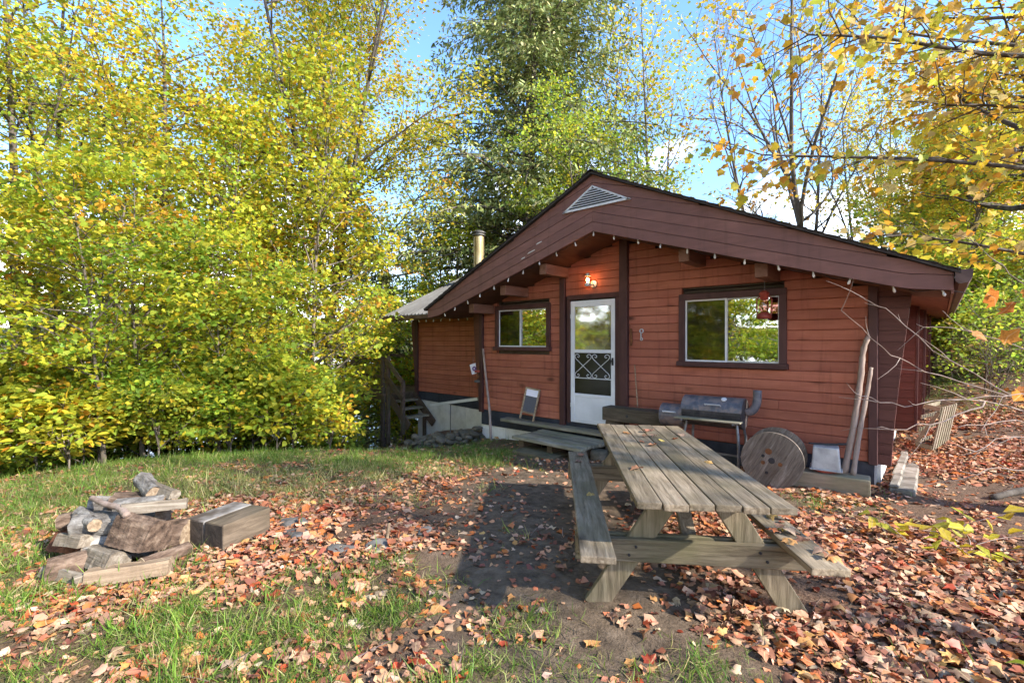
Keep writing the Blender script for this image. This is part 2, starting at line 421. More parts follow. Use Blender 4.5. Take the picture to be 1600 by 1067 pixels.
M['needle'] = leaf_mat('needles', .2, .55, hue=.01)
M['litter'] = leaf_mat('leaf_litter', .12, .7, vary=.05, hue=0)
M['blade'] = leaf_mat('grass_blade', .35, .5, vary=0, hue=0)
M['moss'] = rough_mat('moss_and_bark', [(.3, (.03, .035, .012)), (.55, (.075, .085, .03)), (.8, (.12, .10, .06))], 8, .95, bump=.8, dist=.02)
M['bark_tree'] = rough_mat('tree_bark', [(.3, (.045, .036, .029)), (.55, (.125, .105, .086)), (.8, (.25, .22, .19))], 8, .95, bump=.8, dist=.02, stretch=(1, 1, .3))
M['bark_pale'] = rough_mat('pale_sapling_bark', [(.3, (.075, .06, .045)), (.55, (.17, .14, .11)), (.8, (.30, .26, .21))], 8, .95, bump=.6, dist=.02, stretch=(1, 1, .3))

def glass_mat(name, reflect, tint=(.9, .95, .92), rough=.015):
    m, N, L, b, o = new_mat(name)
    tr = N.new('ShaderNodeBsdfTransparent'); tr.inputs[0].default_value = (*tint, 1)
    gl = N.new('ShaderNodeBsdfGlossy'); gl.inputs['Roughness'].default_value = rough
    tc = N.new('ShaderNodeTexCoord'); n = tex(N, L, tc.outputs['Object'], 2.5, 2, .5)
    bp = N.new('ShaderNodeBump'); bp.inputs['Strength'].default_value = .06; bp.inputs['Distance'].default_value = .02
    L.new(n.outputs['Fac'], bp.inputs['Height']); L.new(bp.outputs[0], gl.inputs['Normal'])
    mx = N.new('ShaderNodeMixShader'); mx.inputs[0].default_value = reflect
    L.new(tr.outputs[0], mx.inputs[1]); L.new(gl.outputs[0], mx.inputs[2]); L.new(mx.outputs[0], o.inputs[0])
    return m
M['glass'] = glass_mat('window_glass', .55)
M['glass_door'] = glass_mat('storm_door_glass', .55, rough=.05)
M['glass_screen'] = glass_mat('screened_glass', .13, (.30, .31, .32), .05)
M['door_screen'] = glass_mat('dark_insect_screen', .05, (.10, .10, .10), .2)
M['lantern_glass'] = glass_mat('lantern_glass', .15, (.85, .55, .5), .1)
# ------------------------------------------------------------------ ground
def blob(X, Z, cx, cz, rx, rz, a=0.0):
    c, s = math.cos(a), math.sin(a); u, v = X - cx, Z - cz
    return np.exp(-(((c*u + s*v) / rx) ** 2 + ((-s*u + c*v) / rz) ** 2))
def vn(x, y, s, seed=0):
    """cheap smooth value noise, 0..1"""
    x = np.asarray(x) * s + seed * 17.13; y = np.asarray(y) * s - seed * 9.71
    xi = np.floor(x).astype(np.int64); yi = np.floor(y).astype(np.int64); fx = x - xi; fy = y - yi
    fx = fx*fx*(3-2*fx); fy = fy*fy*(3-2*fy)
    def h(a, b):
        n = (a * 374761393 + b * 668265263 + seed * 974711) & 0x7fffffff
        n = ((n ^ (n >> 13)) * 1274126177) & 0x7fffffff
        return ((n ^ (n >> 16)) & 0xffff) / 65535.0
    return (h(xi, yi)*(1-fx) + h(xi+1, yi)*fx)*(1-fy) + (h(xi, yi+1)*(1-fx) + h(xi+1, yi+1)*fx)*fy
def fbm(x, y, s, seed=0): return .5*vn(x, y, s, seed) + .3*vn(x, y, s*2.3, seed+1) + .2*vn(x, y, s*5.1, seed+2)

def dirt_mask(x, y):
    X, Z = yard(x, y)
    d = 1.5*blob(X, Z, .25, 5.4, 1.05, 1.8) + 1.3*blob(X, Z, .35, 3.3, .85, 1.0) + .9*blob(X, Z, 1.4, 5.2, 1.2, 1.6) + .6*blob(X, Z, .3, 2.5, .9, .6)
    d += 1.0*blob(X, Z, 5.6, 6.6, 1.4, 2.2, -.5) + .35*blob(X, Z, 2.8, 4.6, 1.0, .8)
    return np.clip(d + .9 * (fbm(x, y, 1.6, 3) - .5), 0, 1)
def grass_mask(x, y):
    X, Z = yard(x, y)
    g = 1.25*blob(X, Z, -3.9, 7.3, 3.8, 1.0) + .6*blob(X, Z, -5.2, 5.3, 1.6, .9) + .75*blob(X, Z, -1.0, 7.2, 1.0, .9) + .95*blob(X, Z, -2.1, 2.3, 1.9, .75) + .75*blob(X, Z, -.9, 2.8, 1.2, .6)
    g += .75*blob(X, Z, -4.9, 4.2, 1.6, 1.5) + .5*blob(X, Z, -3.6, 2.6, 1.0, .8) + .6*blob(X, Z, -1.8, 5.6, 2.0, .8) + .35*blob(X, Z, 1.0, 2.2, .5, .3)
    g += .5*blob(X, Z, 3.4, 4.75, .9, .3) + .35*blob(X, Z, 6, 8.5, 2, 1) + .5*blob(X, Z, 10.5, 10.8, 3, 1.2) + .5*blob(X, Z, -.2, 8.6, .6, .5) + .30*blob(X, Z, .1, 4.0, .5, .6)
    return np.clip(g * np.clip(2.6 * (fbm(x, y, 1.9, 8) - .28), .12, 1.2) - .25*dirt_mask(x, y), 0, 1)
def leaf_mask(x, y):
    X, Z = yard(x, y)
    l = .30 + 1.0*blob(X, Z, 2.9, 3.0, 1.9, 1.5) + .75*blob(X, Z, 1.6, 2.2, 1.2, .6) + .8*blob(X, Z, -1.25, 4.2, 1.25, 1.0) + .55*blob(X, Z, -2.2, 3.0, 1.6, .9)
    l += .5*blob(X, Z, -.7, 6.2, 1.1, .7) + .4*blob(X, Z, -3.4, 4.9, 1.6, .8) + .5*blob(X, Z, 5.5, 7, 3, 3) + .35*blob(X, Z, 1.6, 3.6, .8, .8) + .3*blob(X, Z, -.2, 2.4, .9, .6)
    l *= 1 - .85*np.clip(1.25*blob(X, Z, .2, 5.2, 1.0, 1.7) + 1.15*blob(X, Z, .3, 3.4, .75, .9) + .6*blob(X, Z, 1.2, 5.4, .9, 1.0) + .85*blob(X, Z, -3.9, 7.2, 3.6, .95) + .6*blob(X, Z, -4.6, 4.6, 1.2, .9) + .45*blob(X, Z, -2.1, 2.3, 1.6, .6) + .35*blob(X, Z, -2.0, 5.5, 1.5, .7), 0, 1)
    l *= np.clip(3.0 * (fbm(x, y, 1.6, 21) - .26), .06, 1.35)
    return np.clip(l, 0, 1.2)

def axis(c, fine, step, far):
    a = list(np.arange(-fine, fine + .001, step)); d = step
    b = a[-1]
    up = []
    while b < far: d *= 1.22; b += d; up.append(b)
    return np.array([c - q for q in reversed(up)] + [c + q for q in a] + [c + q for q in up])
gx = axis(1.0, 10.5, .14, 700); gy = axis(-2.0, 10.5, .14, 700)
GX, GY = np.meshgrid(gx, gy, indexing='ij')
GZ = hgt(GX, GY)
nx, ny = GX.shape
me = bpy.data.meshes.new('ground')
me.vertices.add(nx * ny)
me.vertices.foreach_set('co', np.stack([GX, GY, GZ], -1).astype(np.float32).ravel())
I, J = np.meshgrid(np.arange(nx - 1), np.arange(ny - 1), indexing='ij')
q = np.stack([I*ny + J, (I+1)*ny + J, (I+1)*ny + J + 1, I*ny + J + 1], -1).reshape(-1, 4).astype(np.int32)
me.loops.add(q.size); me.loops.foreach_set('vertex_index', q.ravel())
me.polygons.add(len(q)); me.polygons.foreach_set('loop_start', np.arange(0, q.size, 4, dtype=np.int32))
me.update(calc_edges=True)
me.polygons.foreach_set('use_smooth', np.ones(len(q), bool))
dm, gm, lm = dirt_mask(GX, GY).ravel(), grass_mask(GX, GY).ravel(), leaf_mask(GX, GY).ravel()
at = me.color_attributes.new('cover', 'FLOAT_COLOR', 'POINT')     # r bare earth, g grass, b leaf litter
at.data.foreach_set('color', np.stack([dm, gm, lm, np.ones_like(dm)], -1).astype(np.float32).ravel())
m, N, L, b, o = new_mat('earth')
av = N.new('ShaderNodeAttribute'); av.attribute_name = 'cover'
sp = N.new('ShaderNodeSeparateColor'); L.new(av.outputs['Color'], sp.inputs[0])
tc = N.new('ShaderNodeTexCoord')
na = tex(N, L, tc.outputs['Object'], 9, 8, .7); nb = tex(N, L, tc.outputs['Object'], 45, 5, .7)
litter = ramp(N, [(.30, (.06, .038, .026)), (.45, (.12, .07, .045)), (.58, (.21, .125, .08)), (.72, (.30, .19, .125))]); L.new(nb.outputs['Fac'], litter.inputs[0])
earth = ramp(N, [(.3, (.07, .050, .034)), (.55, (.165, .120, .083)), (.8, (.25, .19, .14))]); L.new(na.outputs['Fac'], earth.inputs[0])
green = ramp(N, [(.3, (.035, .050, .012)), (.6, (.085, .115, .03)), (.8, (.17, .16, .06))]); L.new(nb.outputs['Fac'], green.inputs[0])
c1 = mixc(N, L, sp.outputs['Green'], litter.outputs[0], green.outputs[0])
c2 = mixc(N, L, sp.outputs['Red'], c1.outputs[0], earth.outputs[0])
L.new(c2.outputs[0], b.inputs['Base Color']); b.inputs['Roughness'].default_value = .95; b.inputs['Specular IOR Level'].default_value = .15
bp = N.new('ShaderNodeBump'); bp.inputs['Strength'].default_value = .8; bp.inputs['Distance'].default_value = .03
ma = N.new('ShaderNodeMath'); ma.operation = 'ADD'; L.new(na.outputs['Fac'], ma.inputs[0]); L.new(nb.outputs['Fac'], ma.inputs[1])
L.new(ma.outputs[0], bp.inputs['Height']); L.new(bp.outputs[0], b.inputs['Normal'])
me.materials.append(m)
ground = link('ground', me); tag(ground, kind='structure')

# lake below the bank, seen in glimpses through the leaves
m, N, L, b, o = new_mat('lake_water')
b.inputs['Base Color'].default_value = (.02, .035, .04, 1); b.inputs['Roughness'].default_value = .12; b.inputs['IOR'].default_value = 1.33
tc = N.new('ShaderNodeTexCoord'); nw = tex(N, L, tc.outputs['Object'], 1.2, 4, .6)
bp = N.new('ShaderNodeBump'); bp.inputs['Strength'].default_value = .25; L.new(nw.outputs['Fac'], bp.inputs['Height']); L.new(bp.outputs[0], b.inputs['Normal'])
lk = MB(); lk.add([(-700, -700, -7.0), (300, -700, -7.0), (300, 700, -7.0), (-700, 700, -7.0)], [(0, 1, 2, 3)])
tag(lk.build('lake', m), kind='structure')
# far shore: wooded hills
vs, fs = [], []
nA, nR = 90, 7
for i in range(nA):
    a = R(60 + 200 * i / (nA - 1))
    for j in range(nR):
        r = 210 + 40 * j
        z = -6 + (18 + 9 * math.sin(a * 5) + 5 * math.sin(a * 13 + 1) + 3 * math.sin(a * 31)) * math.sin(min(1, j / 4) * math.pi / 2)
        vs.append((r * math.cos(a), r * math.sin(a), z + random.uniform(-1.2, 1.2)))
for i in range(nA - 1):
    for j in range(nR - 1): fs.append((i*nR + j, (i+1)*nR + j, (i+1)*nR + j + 1, i*nR + j + 1))
hb = MB(); hb.add(vs, fs)
tag(hb.build('hills', rough_mat('far_woods', [(.3, (.03, .05, .02)), (.5, (.09, .10, .03)), (.65, (.22, .13, .03)), (.8, (.26, .20, .05))], .35, .95, bump=1, dist=1.0), smooth=True), kind='structure')

# ------------------------------------------------------------------ leaf clouds
MAPLE = np.array([(0,-.02),(.22,.06),(.46,.02),(.40,.26),(.58,.50),(.33,.58),(.0,1.0),(-.33,.58),(-.58,.50),(-.40,.26),(-.46,.02),(-.22,.06)], float)
MAPLE = np.concatenate([np.array([[0, .33]]), MAPLE])
MAPLE_T = [(0, i, i + 1) for i in range(1, 12)] + [(0, 12, 1)]
MAPLE6 = np.array([(0, .36), (0, 0), (.44, .08), (.52, .52), (.24, .62), (0, 1), (-.24, .62), (-.52, .52), (-.44, .08)], float)
MAPLE6_T = [(0, i, i + 1) for i in range(1, 8)] + [(0, 8, 1)]
KITE = np.array([(0, 0), (.34, .42), (0, 1), (-.34, .42)], float)
KITE_T = [(0, 1, 2), (0, 2, 3)]
OVAL = np.array([(0, 0), (.26, .22), (.30, .55), (0, 1), (-.30, .55), (-.26, .22)], float)
OVAL_T = [(0, 1, 2), (0, 2, 3), (0, 3, 4), (0, 4, 5)]
def unit(a): return a / np.maximum(np.linalg.norm(a, axis=-1, keepdims=True), 1e-9)
def frames(n, normal, rng):
    t = unit(np.cross(normal, rng.normal(size=(n, 3)))); return t, unit(np.cross(normal, t))
def leaf_mesh(name, pos, normal, size, col, shape, tris, mat, rng, curl=.25, tip=None, wid=1.0, fold=.15, crumple=0.0):
    n = len(pos); k = len(shape); tris = np.array(tris, np.int32)
    if tip is None: t, b = frames(n, normal, rng)
    else:
        t = unit(tip); b = unit(np.cross(normal, t)); normal = unit(np.cross(t, b))
    sx = shape[:, 0] * wid; sy = shape[:, 1]
    cr = rng.normal(1, .6, size=(n, 1)) * curl
    sz = -cr * ((sy[None] - .3) ** 2 + .8 * sx[None] ** 2) + fold * np.abs(sx)[None]
    if crumple:
        sz = sz + rng.normal(size=(n, k)) * crumple; sx = sx[None] * rng.uniform(.6, 1.05, size=(n, 1)) + rng.normal(size=(n, k)) * .05; sy = sy[None] + rng.normal(size=(n, k)) * .05
    else: sx, sy = sx[None], sy[None]
    s = np.asarray(size)[:, None, None]
    v = pos[:, None] + s * (sx[:, :, None] * b[:, None] + sy[:, :, None] * t[:, None] + sz[:, :, None] * normal[:, None])
    me = bpy.data.meshes.new(name)
    me.vertices.add(n * k); me.vertices.foreach_set('co', v.astype(np.float32).ravel())
    f = (np.arange(n, dtype=np.int32)[:, None, None] * k + tris[None]).reshape(-1, 3)
    me.loops.add(f.size); me.loops.foreach_set('vertex_index', f.ravel())
    me.polygons.add(len(f)); me.polygons.foreach_set('loop_start', np.arange(0, f.size, 3, dtype=np.int32))
    me.update(calc_edges=True)
    a = me.color_attributes.new('Col', 'FLOAT_COLOR', 'POINT')
    c = np.repeat(np.concatenate([col, np.ones((n, 1))], 1), k, axis=0)
    a.data.foreach_set('color', c.astype(np.float32).ravel())
    me.materials.append(mat)
    return me
def pal(rng, n, cols, weights=None, jit=.18):
    c = np.array(cols)[rng.choice(len(cols), n, p=None if weights is None else np.array(weights) / sum(weights))]
    return np.clip(c * (1 + jit * rng.normal(size=(n, 1))) * (1 + .06 * rng.normal(size=(n, 3))), .003, .9)
# ------------------------------------------------------------------ the cabin (world axes: x along its front wall, y into depth, z=0 floor)
RX = 0.95                                             # ridge
def Bs(x):                                            # lower edge of the gable boards = soffit line
    s = abs(x - RX); return 2.95 - .312 * min(s, 3.48) - max(0, s - 3.48) * .12
def Ts(x): return 3.765 - .467 * abs(x - RX)           # roof line
cabin = empty('cabin', (0, 0, 0), label='low red timber cabin with brown gable boards, white storm door and two sliding windows', cat='cabin')

PITCH = .125
def plank(parent, x0, x1, z0, h=PITCH, y=0.0, mat='siding', name='plank', t=.06):
    """one horizontal timber with a chamfered front edge"""
    c = .008; j = random.uniform(-.003, .003); z1 = z0 + h - .0035
    prof = [(y + t, z0), (y + c + j, z0), (y + j, z0 + c), (y + j, z1 - c), (y + c + j, z1), (y + t, z1)]
    mb = MB(); mb.prism([(x0, a, b) for a, b in prof], (x1 - x0, 0, 0))
    return mb.build(name, M[mat], parent)

front = empty('front_wall'); front.parent = cabin
WL = (-1.79, -.44, 1.19, 2.045); WR = (1.884, 3.254, 1.01, 2.03)      # outer edges of the window trim
for k in range(26):
    z0 = k * PITCH; z1 = z0 + PITCH
    smax = (2.95 + .10 - z1) / .312
    if smax <= .12: break
    for (a, b, hole) in ((-2.12, -.215, WL), (-.11, .945, None), (1.085, 4.07, WR)):
        if a == -.11 and z1 < 2.15: continue
        a2, b2 = max(a, RX - smax), min(b, RX + smax)
        if b2 - a2 < .06: continue
        if hole and z1 > hole[2] + .01 and z0 < hole[3] - .01:
            if hole[0] + .03 - a2 > .02: plank(front, a2, hole[0] + .03, z0)
            if b2 - hole[1] + .03 > .02: plank(front, hole[1] - .03, b2, z0)
        elif b2 - a2 > 1.6 and k % 3 == 1:
            cut = random.uniform(a2 + .8, b2 - .8)
            plank(front, a2, cut - .002, z0); plank(front, cut + .002, b2, z0)
        else: plank(front, a2, b2, z0)
bk = MB(); bk.prism([(-2.2, .062, -.02), (4.1, .062, -.02), (4.1, .062, 2.2), (RX, .062, 3.3), (-2.2, .062, 2.2)], (0, .05, 0))
# the wall core is cut around the openings
bk = MB()
for x0, x1, z0, z1 in ((-2.2, -1.77, -.01, 2.1), (-1.77, -.46, -.01, 1.2), (-.46, .0, -.01, 2.1), (.85, 1.9, -.01, 2.1), (1.9, 3.23, -.01, 1.02), (3.23, 4.1, -.01, 2.1), (-2.1, 4.05, 2.101, 2.3), (-1.0, 2.9, 2.301, 2.9)):
    bk.box(x0, x1, .064, .11, z0, z1)
bk.build('wall_core', M['interior'], front)

def post(x0, x1, z0, z1, y0=-.05, y1=.11, mat='brown', name='post', parent=None):
    return MB().box(x0, x1, y0, y1, z0, z1).build(name, M[mat], parent or cabin, bevel=.006)
post(-.22, -.112, -.12, 2.62); post(.945, 1.085, -.02, 3.02, -.07); post(4.068, 4.155, -.02, 2.05, -.05)
post(-2.225, -2.125, -.05, 2.0, -.05)
# door and window trims
def trim(parent, x0, x1, z0, z1, y0=-.035, y1=.05): return MB().box(x0, x1, y0, y1, z0, z1).build('trim', M['brown'], parent, bevel=.004)

def window(x0, x1, z0, z1, curtain):
    w = empty('window', ((x0 + x1) / 2, 0, z0)); w.parent = cabin
    P = lambda mb, n, mt, **k: mb.build(n, M[mt], w, at=None, **k)
    ox, oz = (x0 + x1) / 2, z0
    hw, h = (x1 - x0) / 2, z1 - z0
    f = .085
    for a in ((-hw, -hw + f, .07, h - f), (hw - f, hw, .07, h - f), (-hw, hw, h - f, h)): trim(w, *a)
    MB().box(-hw - .02, hw + .02, -.075, .05, -.0, .07).build('sill', M['brown'], w, bevel=.006)
    ix0, ix1, iz0, iz1 = -hw + f, hw - f, .07, h - f
    t = .022; mid = ix0 + (ix1 - ix0) * .46
    # aluminium sashes: sliding one with a screen on the left, fixed on the right
    for nm, a, b, y, gm in (('sliding_sash', ix0, mid + .012, .0, 'glass_screen'), ('fixed_sash', mid - .01, ix1, .022, 'glass')):
        mb = MB()
        mb.box(a, b, y, y + .018, iz0, iz0 + t); mb.box(a, b, y, y + .018, iz1 - t, iz1)
        mb.box(a, a + t, y + .001, y + .017, iz0 + t, iz1 - t); mb.box(b - t, b, y + .001, y + .017, iz0 + t, iz1 - t)
        s = mb.build(nm, M['white_alu'] if nm == 'sliding_sash' else M['alu'], w)
        MB().box(a + t, b - t, y + .007, y + .011, iz0 + t, iz1 - t).build('pane', M[gm], s)
    if curtain:
        mb = MB(); n = 26; wd = (mid - ix0) * .9; vs = []
        for i in range(n):
            x = ix0 + .1 + wd * .62 * i / (n - 1); y = .16 + .022 * math.sin(i * 1.9)
            vs += [(x, y, iz0 - .05), (x, y, iz1 + .02)]
        mb.add(vs, [(2*i, 2*i+2, 2*i+3, 2*i+1) for i in range(n - 1)])
        mb.build('curtain', M['curtain'], w, smooth=True)
    return w
window(*WL, True); window(*WR, False)

# storm door
door = empty('storm_door', (0, 0, 0)); door.parent = cabin
trim(cabin, -.072, -.002, -.02, 2.06); trim(cabin, .856, .940, -.02, 2.06); trim(cabin, -.072, .940, 2.062, 2.14)
DY = -.022
mb = MB()
mb.box(.0, .075, DY, DY + .035, .0, 2.04); mb.box(.775, .85, DY, DY + .035, .0, 2.04)
mb.box(.075, .775, DY + .001, DY + .034, 1.94, 2.04); mb.box(.075, .775, DY + .001, DY + .034, 1.17, 1.225); mb.box(.075, .775, DY + .001, DY + .034, .0, .06)
mb.box(.075, .775, DY + .001, DY + .034, .44, .49)
mb.build('door_frame', M['white_alu'], door, bevel=.004)
MB().box(.075, .775, DY + .010, DY + .028, .06, .44).build('kick_panel', M['white_alu'], door)
MB().box(.075, .775, DY + .014, DY + .020, 1.225, 1.94).build('upper_pane', M['glass_door'], door)
MB().box(.075, .775, DY + .014, DY + .018, .49, 1.17).build('insect_screen', M['door_screen'], door)
MB().box(.0, .86, .07, .11, .0, 2.08).build('inner_door', M['darkwood'], door)
gr = MB().box(.076, .774, DY - .008, DY + .006, .745, .758).build('grille', M['white_alu'], door)
sm = lambda P, n=8: [Vector(P[0])] + [(lambda p0, p1, p2, p3, t: .5*((2*p1) + (p2-p0)*t + (2*p0-5*p1+4*p2-p3)*t*t + (3*p1-p0-3*p2+p3)*t**3))(Vector(P[max(i-1,0)]), Vector(P[i]), Vector(P[i+1]), Vector(P[min(i+2,len(P)-1)]), j/n) for i in range(len(P)-1) for j in range(1, n+1)]
for cx in (.255, .595):
    for sx in (-1, 1):
        for sz in (-1, 1):
            zc = .955
            pts = [(cx, DY - .006, zc), (cx + sx*.085, DY - .006, zc + sz*.07), (cx + sx*.15, DY - .006, zc + sz*.125), (cx + sx*.155, DY - .006, zc + sz*.175),
                   (cx + sx*.11, DY - .006, zc + sz*.19), (cx + sx*.075, DY - .006, zc + sz*.165), (cx + sx*.09, DY - .006, zc + sz*.14), (cx + sx*.115, DY - .006, zc + sz*.15)]
            MB().tube(sm(pts, 5), .0055, 5).build('scroll', M['white_alu'], gr, smooth=True)
h = MB(); h.box(.795, .825, DY - .012, DY, .98, 1.10); h.tube([(.81, DY - .012, 1.06), (.81, DY - .05, 1.06), (.80, DY - .052, 1.0)], .009, 6)
h.build('handle', M['black'], door)
for z in (.25, 1.75): MB().box(-.004, .012, DY - .008, DY, z, z + .07).build('hinge', M['alu'], door)

# foundation
MB().box(-2.2, .90, .01, .3, -.30, -.006).build('tar_band', M['tarband'], cabin)
MB().box(.902, 4.12, .012, .3, -.75, -.006).build('tar_band', M['tarband'], cabin)
fb = empty('foundation_wall', (0, 0, 0)); fb.parent = cabin
x = -2.2
while x < .85:
    x2 = min(x + .62, .895)
    MB().box(x + .002, x2 - .002, .03 + random.uniform(-.002, .002), .25, -.95, -.305).build('block', M['white_block'], fb, bevel=.006); x = x2

# flared wing of boards beyond the right corner, and the fins along the right wall
def fin_front(xa, xb_bot, xb_top, z0, z1, y0, parent, flip=1):
    k = 0; z = z0
    while z < z1 - .02:
        za, zb = z, min(z + PITCH, z1) - .002
        xt = lambda zz: xb_bot + (xb_top - xb_bot) * max(0, (zz - z0) / (z1 - z0)) ** 1.3
        j = random.uniform(-.002, .002)
        MB().prism([(xa, y0 + j, za + .003), (xt(za), y0 + j, za + .003), (xt(zb), y0 + j, zb - .003), (xa, y0 + j, zb - .003)], (0, .075, 0)).build('plank', M['fin'], parent)
        z += PITCH
    MB().prism([(xa, y0 + .02, z0 + .01), (xb_bot - .006, y0 + .02, z0 + .01), ((xb_bot + xb_top) / 2 - .03, y0 + .02, (z0 + z1) / 2), (xb_top - .012, y0 + .02, z1 - .01), (xa, y0 + .02, z1 - .01)], (0, .03, 0)).build('backing', M['fin'], parent)
fw = empty('corner_fin', (4.2, 0, 0)); fw.parent = cabin; fw.location = (0, 0, 0)
fin_front(4.157, 4.27, 4.45, -.02, 1.93, .012, fw)
fl = empty('corner_fin'); fl.parent = cabin
fin_front(-2.227, -2.29, -2.47, -.02, 1.95, .02, fl)
sw = empty('side_wall'); sw.parent = cabin
for k in range(16):
    z0 = k * PITCH
    c = .007
    MB().prism([(4.06, .115, z0), (4.118 - c, .115, z0), (4.118, .115, z0 + c), (4.118, .115, z0 + PITCH - c), (4.118 - c, .115, z0 + PITCH - .001), (4.06, .115, z0 + PITCH - .001)], (0, 7.3, 0)).build('plank', M['siding'], sw)
for y, xo in ((2.95, 4.37), (3.75, 4.44), (5.6, 4.48), (7.2, 4.50)):
    f = empty('wall_fin'); f.parent = cabin
    fin_front(4.122, xo, xo + .03, -.02, 1.93, y, f)
    MB().prism([(xo + .002, y - .012, -.03), (xo + .032, y - .012, -.03), (xo + .062, y - .012, 1.93), (xo + .032, y - .012, 1.93)], (0, .10, 0)).build('edge_board', M['brown'], f)
MB().box(4.02, 4.112, .302, 7.4, -.8, -.006).build('tar_band', M['tarband'], cabin)
for i in range(9):
    MB().box(4.114, 4.15 + random.uniform(0, .015), .32 + i * .30, .60 + i * .30, -.55, -.03 + random.uniform(-.02, 0)).build('insulation_panel', M['white_block'], cabin)
# other walls of the main block (left side, back), floor and ceiling keep the room dark
ot = MB(); ot.box(-2.2, -2.1, .12, 7.4, -.9, 2.0); ot.box(-2.2, 4.1, 7.4, 7.5, -.5, 2.4); ot.build('rear_wall', M['siding'], cabin)
MB().box(-2.05, 4.0, .115, 7.38, -.10, -.02).build('floor', M['interior'], cabin)
MB().box(-2.09, 4.04, .115, 7.39, 2.05, 2.09).build('ceiling', M['interior'], cabin)
MB().box(-2.05, 4.0, 3.2, 3.26, -.01, 2.04).build('partition', M['interior'], cabin)

# gable: boards parallel to the soffit line, cut by the roof line
FY = -.83
gab = empty('gable'); gab.parent = cabin
eR, eL = 4.76, -2.86
MB().prism([(eL + .02, FY + .035, Bs(eL) + .012), (RX, FY + .035, Bs(RX) + .012), (eR - .02, FY + .035, Bs(eR) + .012), (eR - .02, FY + .035, Ts(eR) - .02), (RX, FY + .035, Ts(RX) - .02), (eL + .02, FY + .035, Ts(eL) - .02)], (0, .03, 0)).build('backing', M['brown'], gab)
BW = .14
for side in (1, -1):
    xe = eR if side > 0 else eL
    for k in range(6):
        pts_b, pts_t = [], []
        n = 40
        for i in range(n + 1):
            x = RX + (xe - RX) * i / n
            lo = Bs(x) + k * BW; hi = min(Bs(x) + (k + 1) * BW - .006, Ts(x) - .004)
            if hi - lo > .004: pts_b.append((x, lo)); pts_t.append((x, hi))
        if len(pts_b) < 2: continue
        # simplify to the corner points
        def simp(P):
            out = [P[0]]
            for i in range(1, len(P) - 1):
                s1 = (P[i][1] - P[i-1][1]) / (P[i][0] - P[i-1][0]); s2 = (P[i+1][1] - P[i][1]) / (P[i+1][0] - P[i][0])
                if abs(s1 - s2) > .01: out.append(P[i])
            return out + [P[-1]]
        pb, pt = simp(pts_b), simp(pts_t)
        poly = [(x + (side * .001 if i == 0 else 0), FY - .004 * (k % 2), z) for i, (x, z) in enumerate(pb)] + [(x, FY - .004 * (k % 2), z) for x, z in reversed(pt)]
        MB().prism(poly, (0, .032, 0)).build('fascia_board', M['fascia'], gab)
# attic vent
vt = empty('attic_vent'); vt.parent = cabin
ax, bz, hx, hz = 1.0, 3.285, .57, .315
mb = MB()
A, Bp, C = (ax - hx, bz), (ax + hx, bz), (ax - .04, bz + hz)
def edge(p, q, w):
    d = Vector((q[0] - p[0], 0, q[1] - p[1])).normalized(); nn = Vector((-d.z, 0, d.x)) * w
    P = Vector((p[0], FY - .03, p[1])); Q = Vector((q[0], FY - .03, q[1]))
    mb.prism([P, Q, Q + nn - d * w * 1.3, P + nn + d * w * 1.3], (0, .035, 0))
edge(A, Bp, .022); edge(Bp, C, .022); edge(C, A, .022)
mb.build('vent_frame', M['vent'], vt)
MB().prism([(A[0] + .05, FY - .008, bz + .02), (Bp[0] - .05, FY - .008, bz + .02), (C[0], FY - .008, C[1] - .03)], (0, .003, 0)).build('vent_backing', M['black'], vt)
for i in range(8):
    t0 = (i + .8) / 9.4; z = bz + hz * t0
    xa = A[0] + (C[0] - A[0]) * t0 + .025; xb = Bp[0] + (C[0] - Bp[0]) * t0 - .025
    if xb - xa > .05:
        MB().prism([(xa, FY - .016, z + .009), (xa, FY - .030, z + .005), (xa, FY - .030, z - .006), (xa, FY - .016, z - .002)], (xb - xa, 0, 0)).build('louver', M['vent'], vt)

for a_, b_, h_ in ((-.28, -.12, .20), (-.10, .02, .27), (-.42, -.33, .17)):
    MB().prism([(a_, FY - .0065, Bs(a_) + h_), (b_, FY - .0065, Bs(b_) + h_ - .004), (b_, FY - .0065, Bs(b_) + h_ + .008), (a_ + .03, FY - .0065, Bs(a_ + .03) + h_ + .014)], (0, .002, 0)).build('bare_wood_patch', M['white_block'], gab)
# soffit, purlins
sf = MB()
for a, b in ((eL + .02, RX), (RX, eR - .02)):
    pts = [a, b] if a != RX else [b, a]
    xs = sorted([a, b, RX - 3.48 if a < RX - 1 else RX + 3.48])
    top = [(x, FY + .066, Bs(x) + .03) for x in xs]; bot = [(x, FY + .066, Bs(x) + .012) for x in reversed(xs)]
    sf.prism(top + bot, (0, .83 - .066 + .06, 0))
sf.build('soffit', M['soffit'], cabin)
for x, e in ((2.19, .60), (3.11, .60), (-.13, .62), (-1.02, .62), (-1.9, .55)):
    zt = Bs(x) + .008
    MB().box(x - .07, x + .07, -e, .06, zt - .17, zt).build('purlin', M['beam'], cabin, bevel=.006)
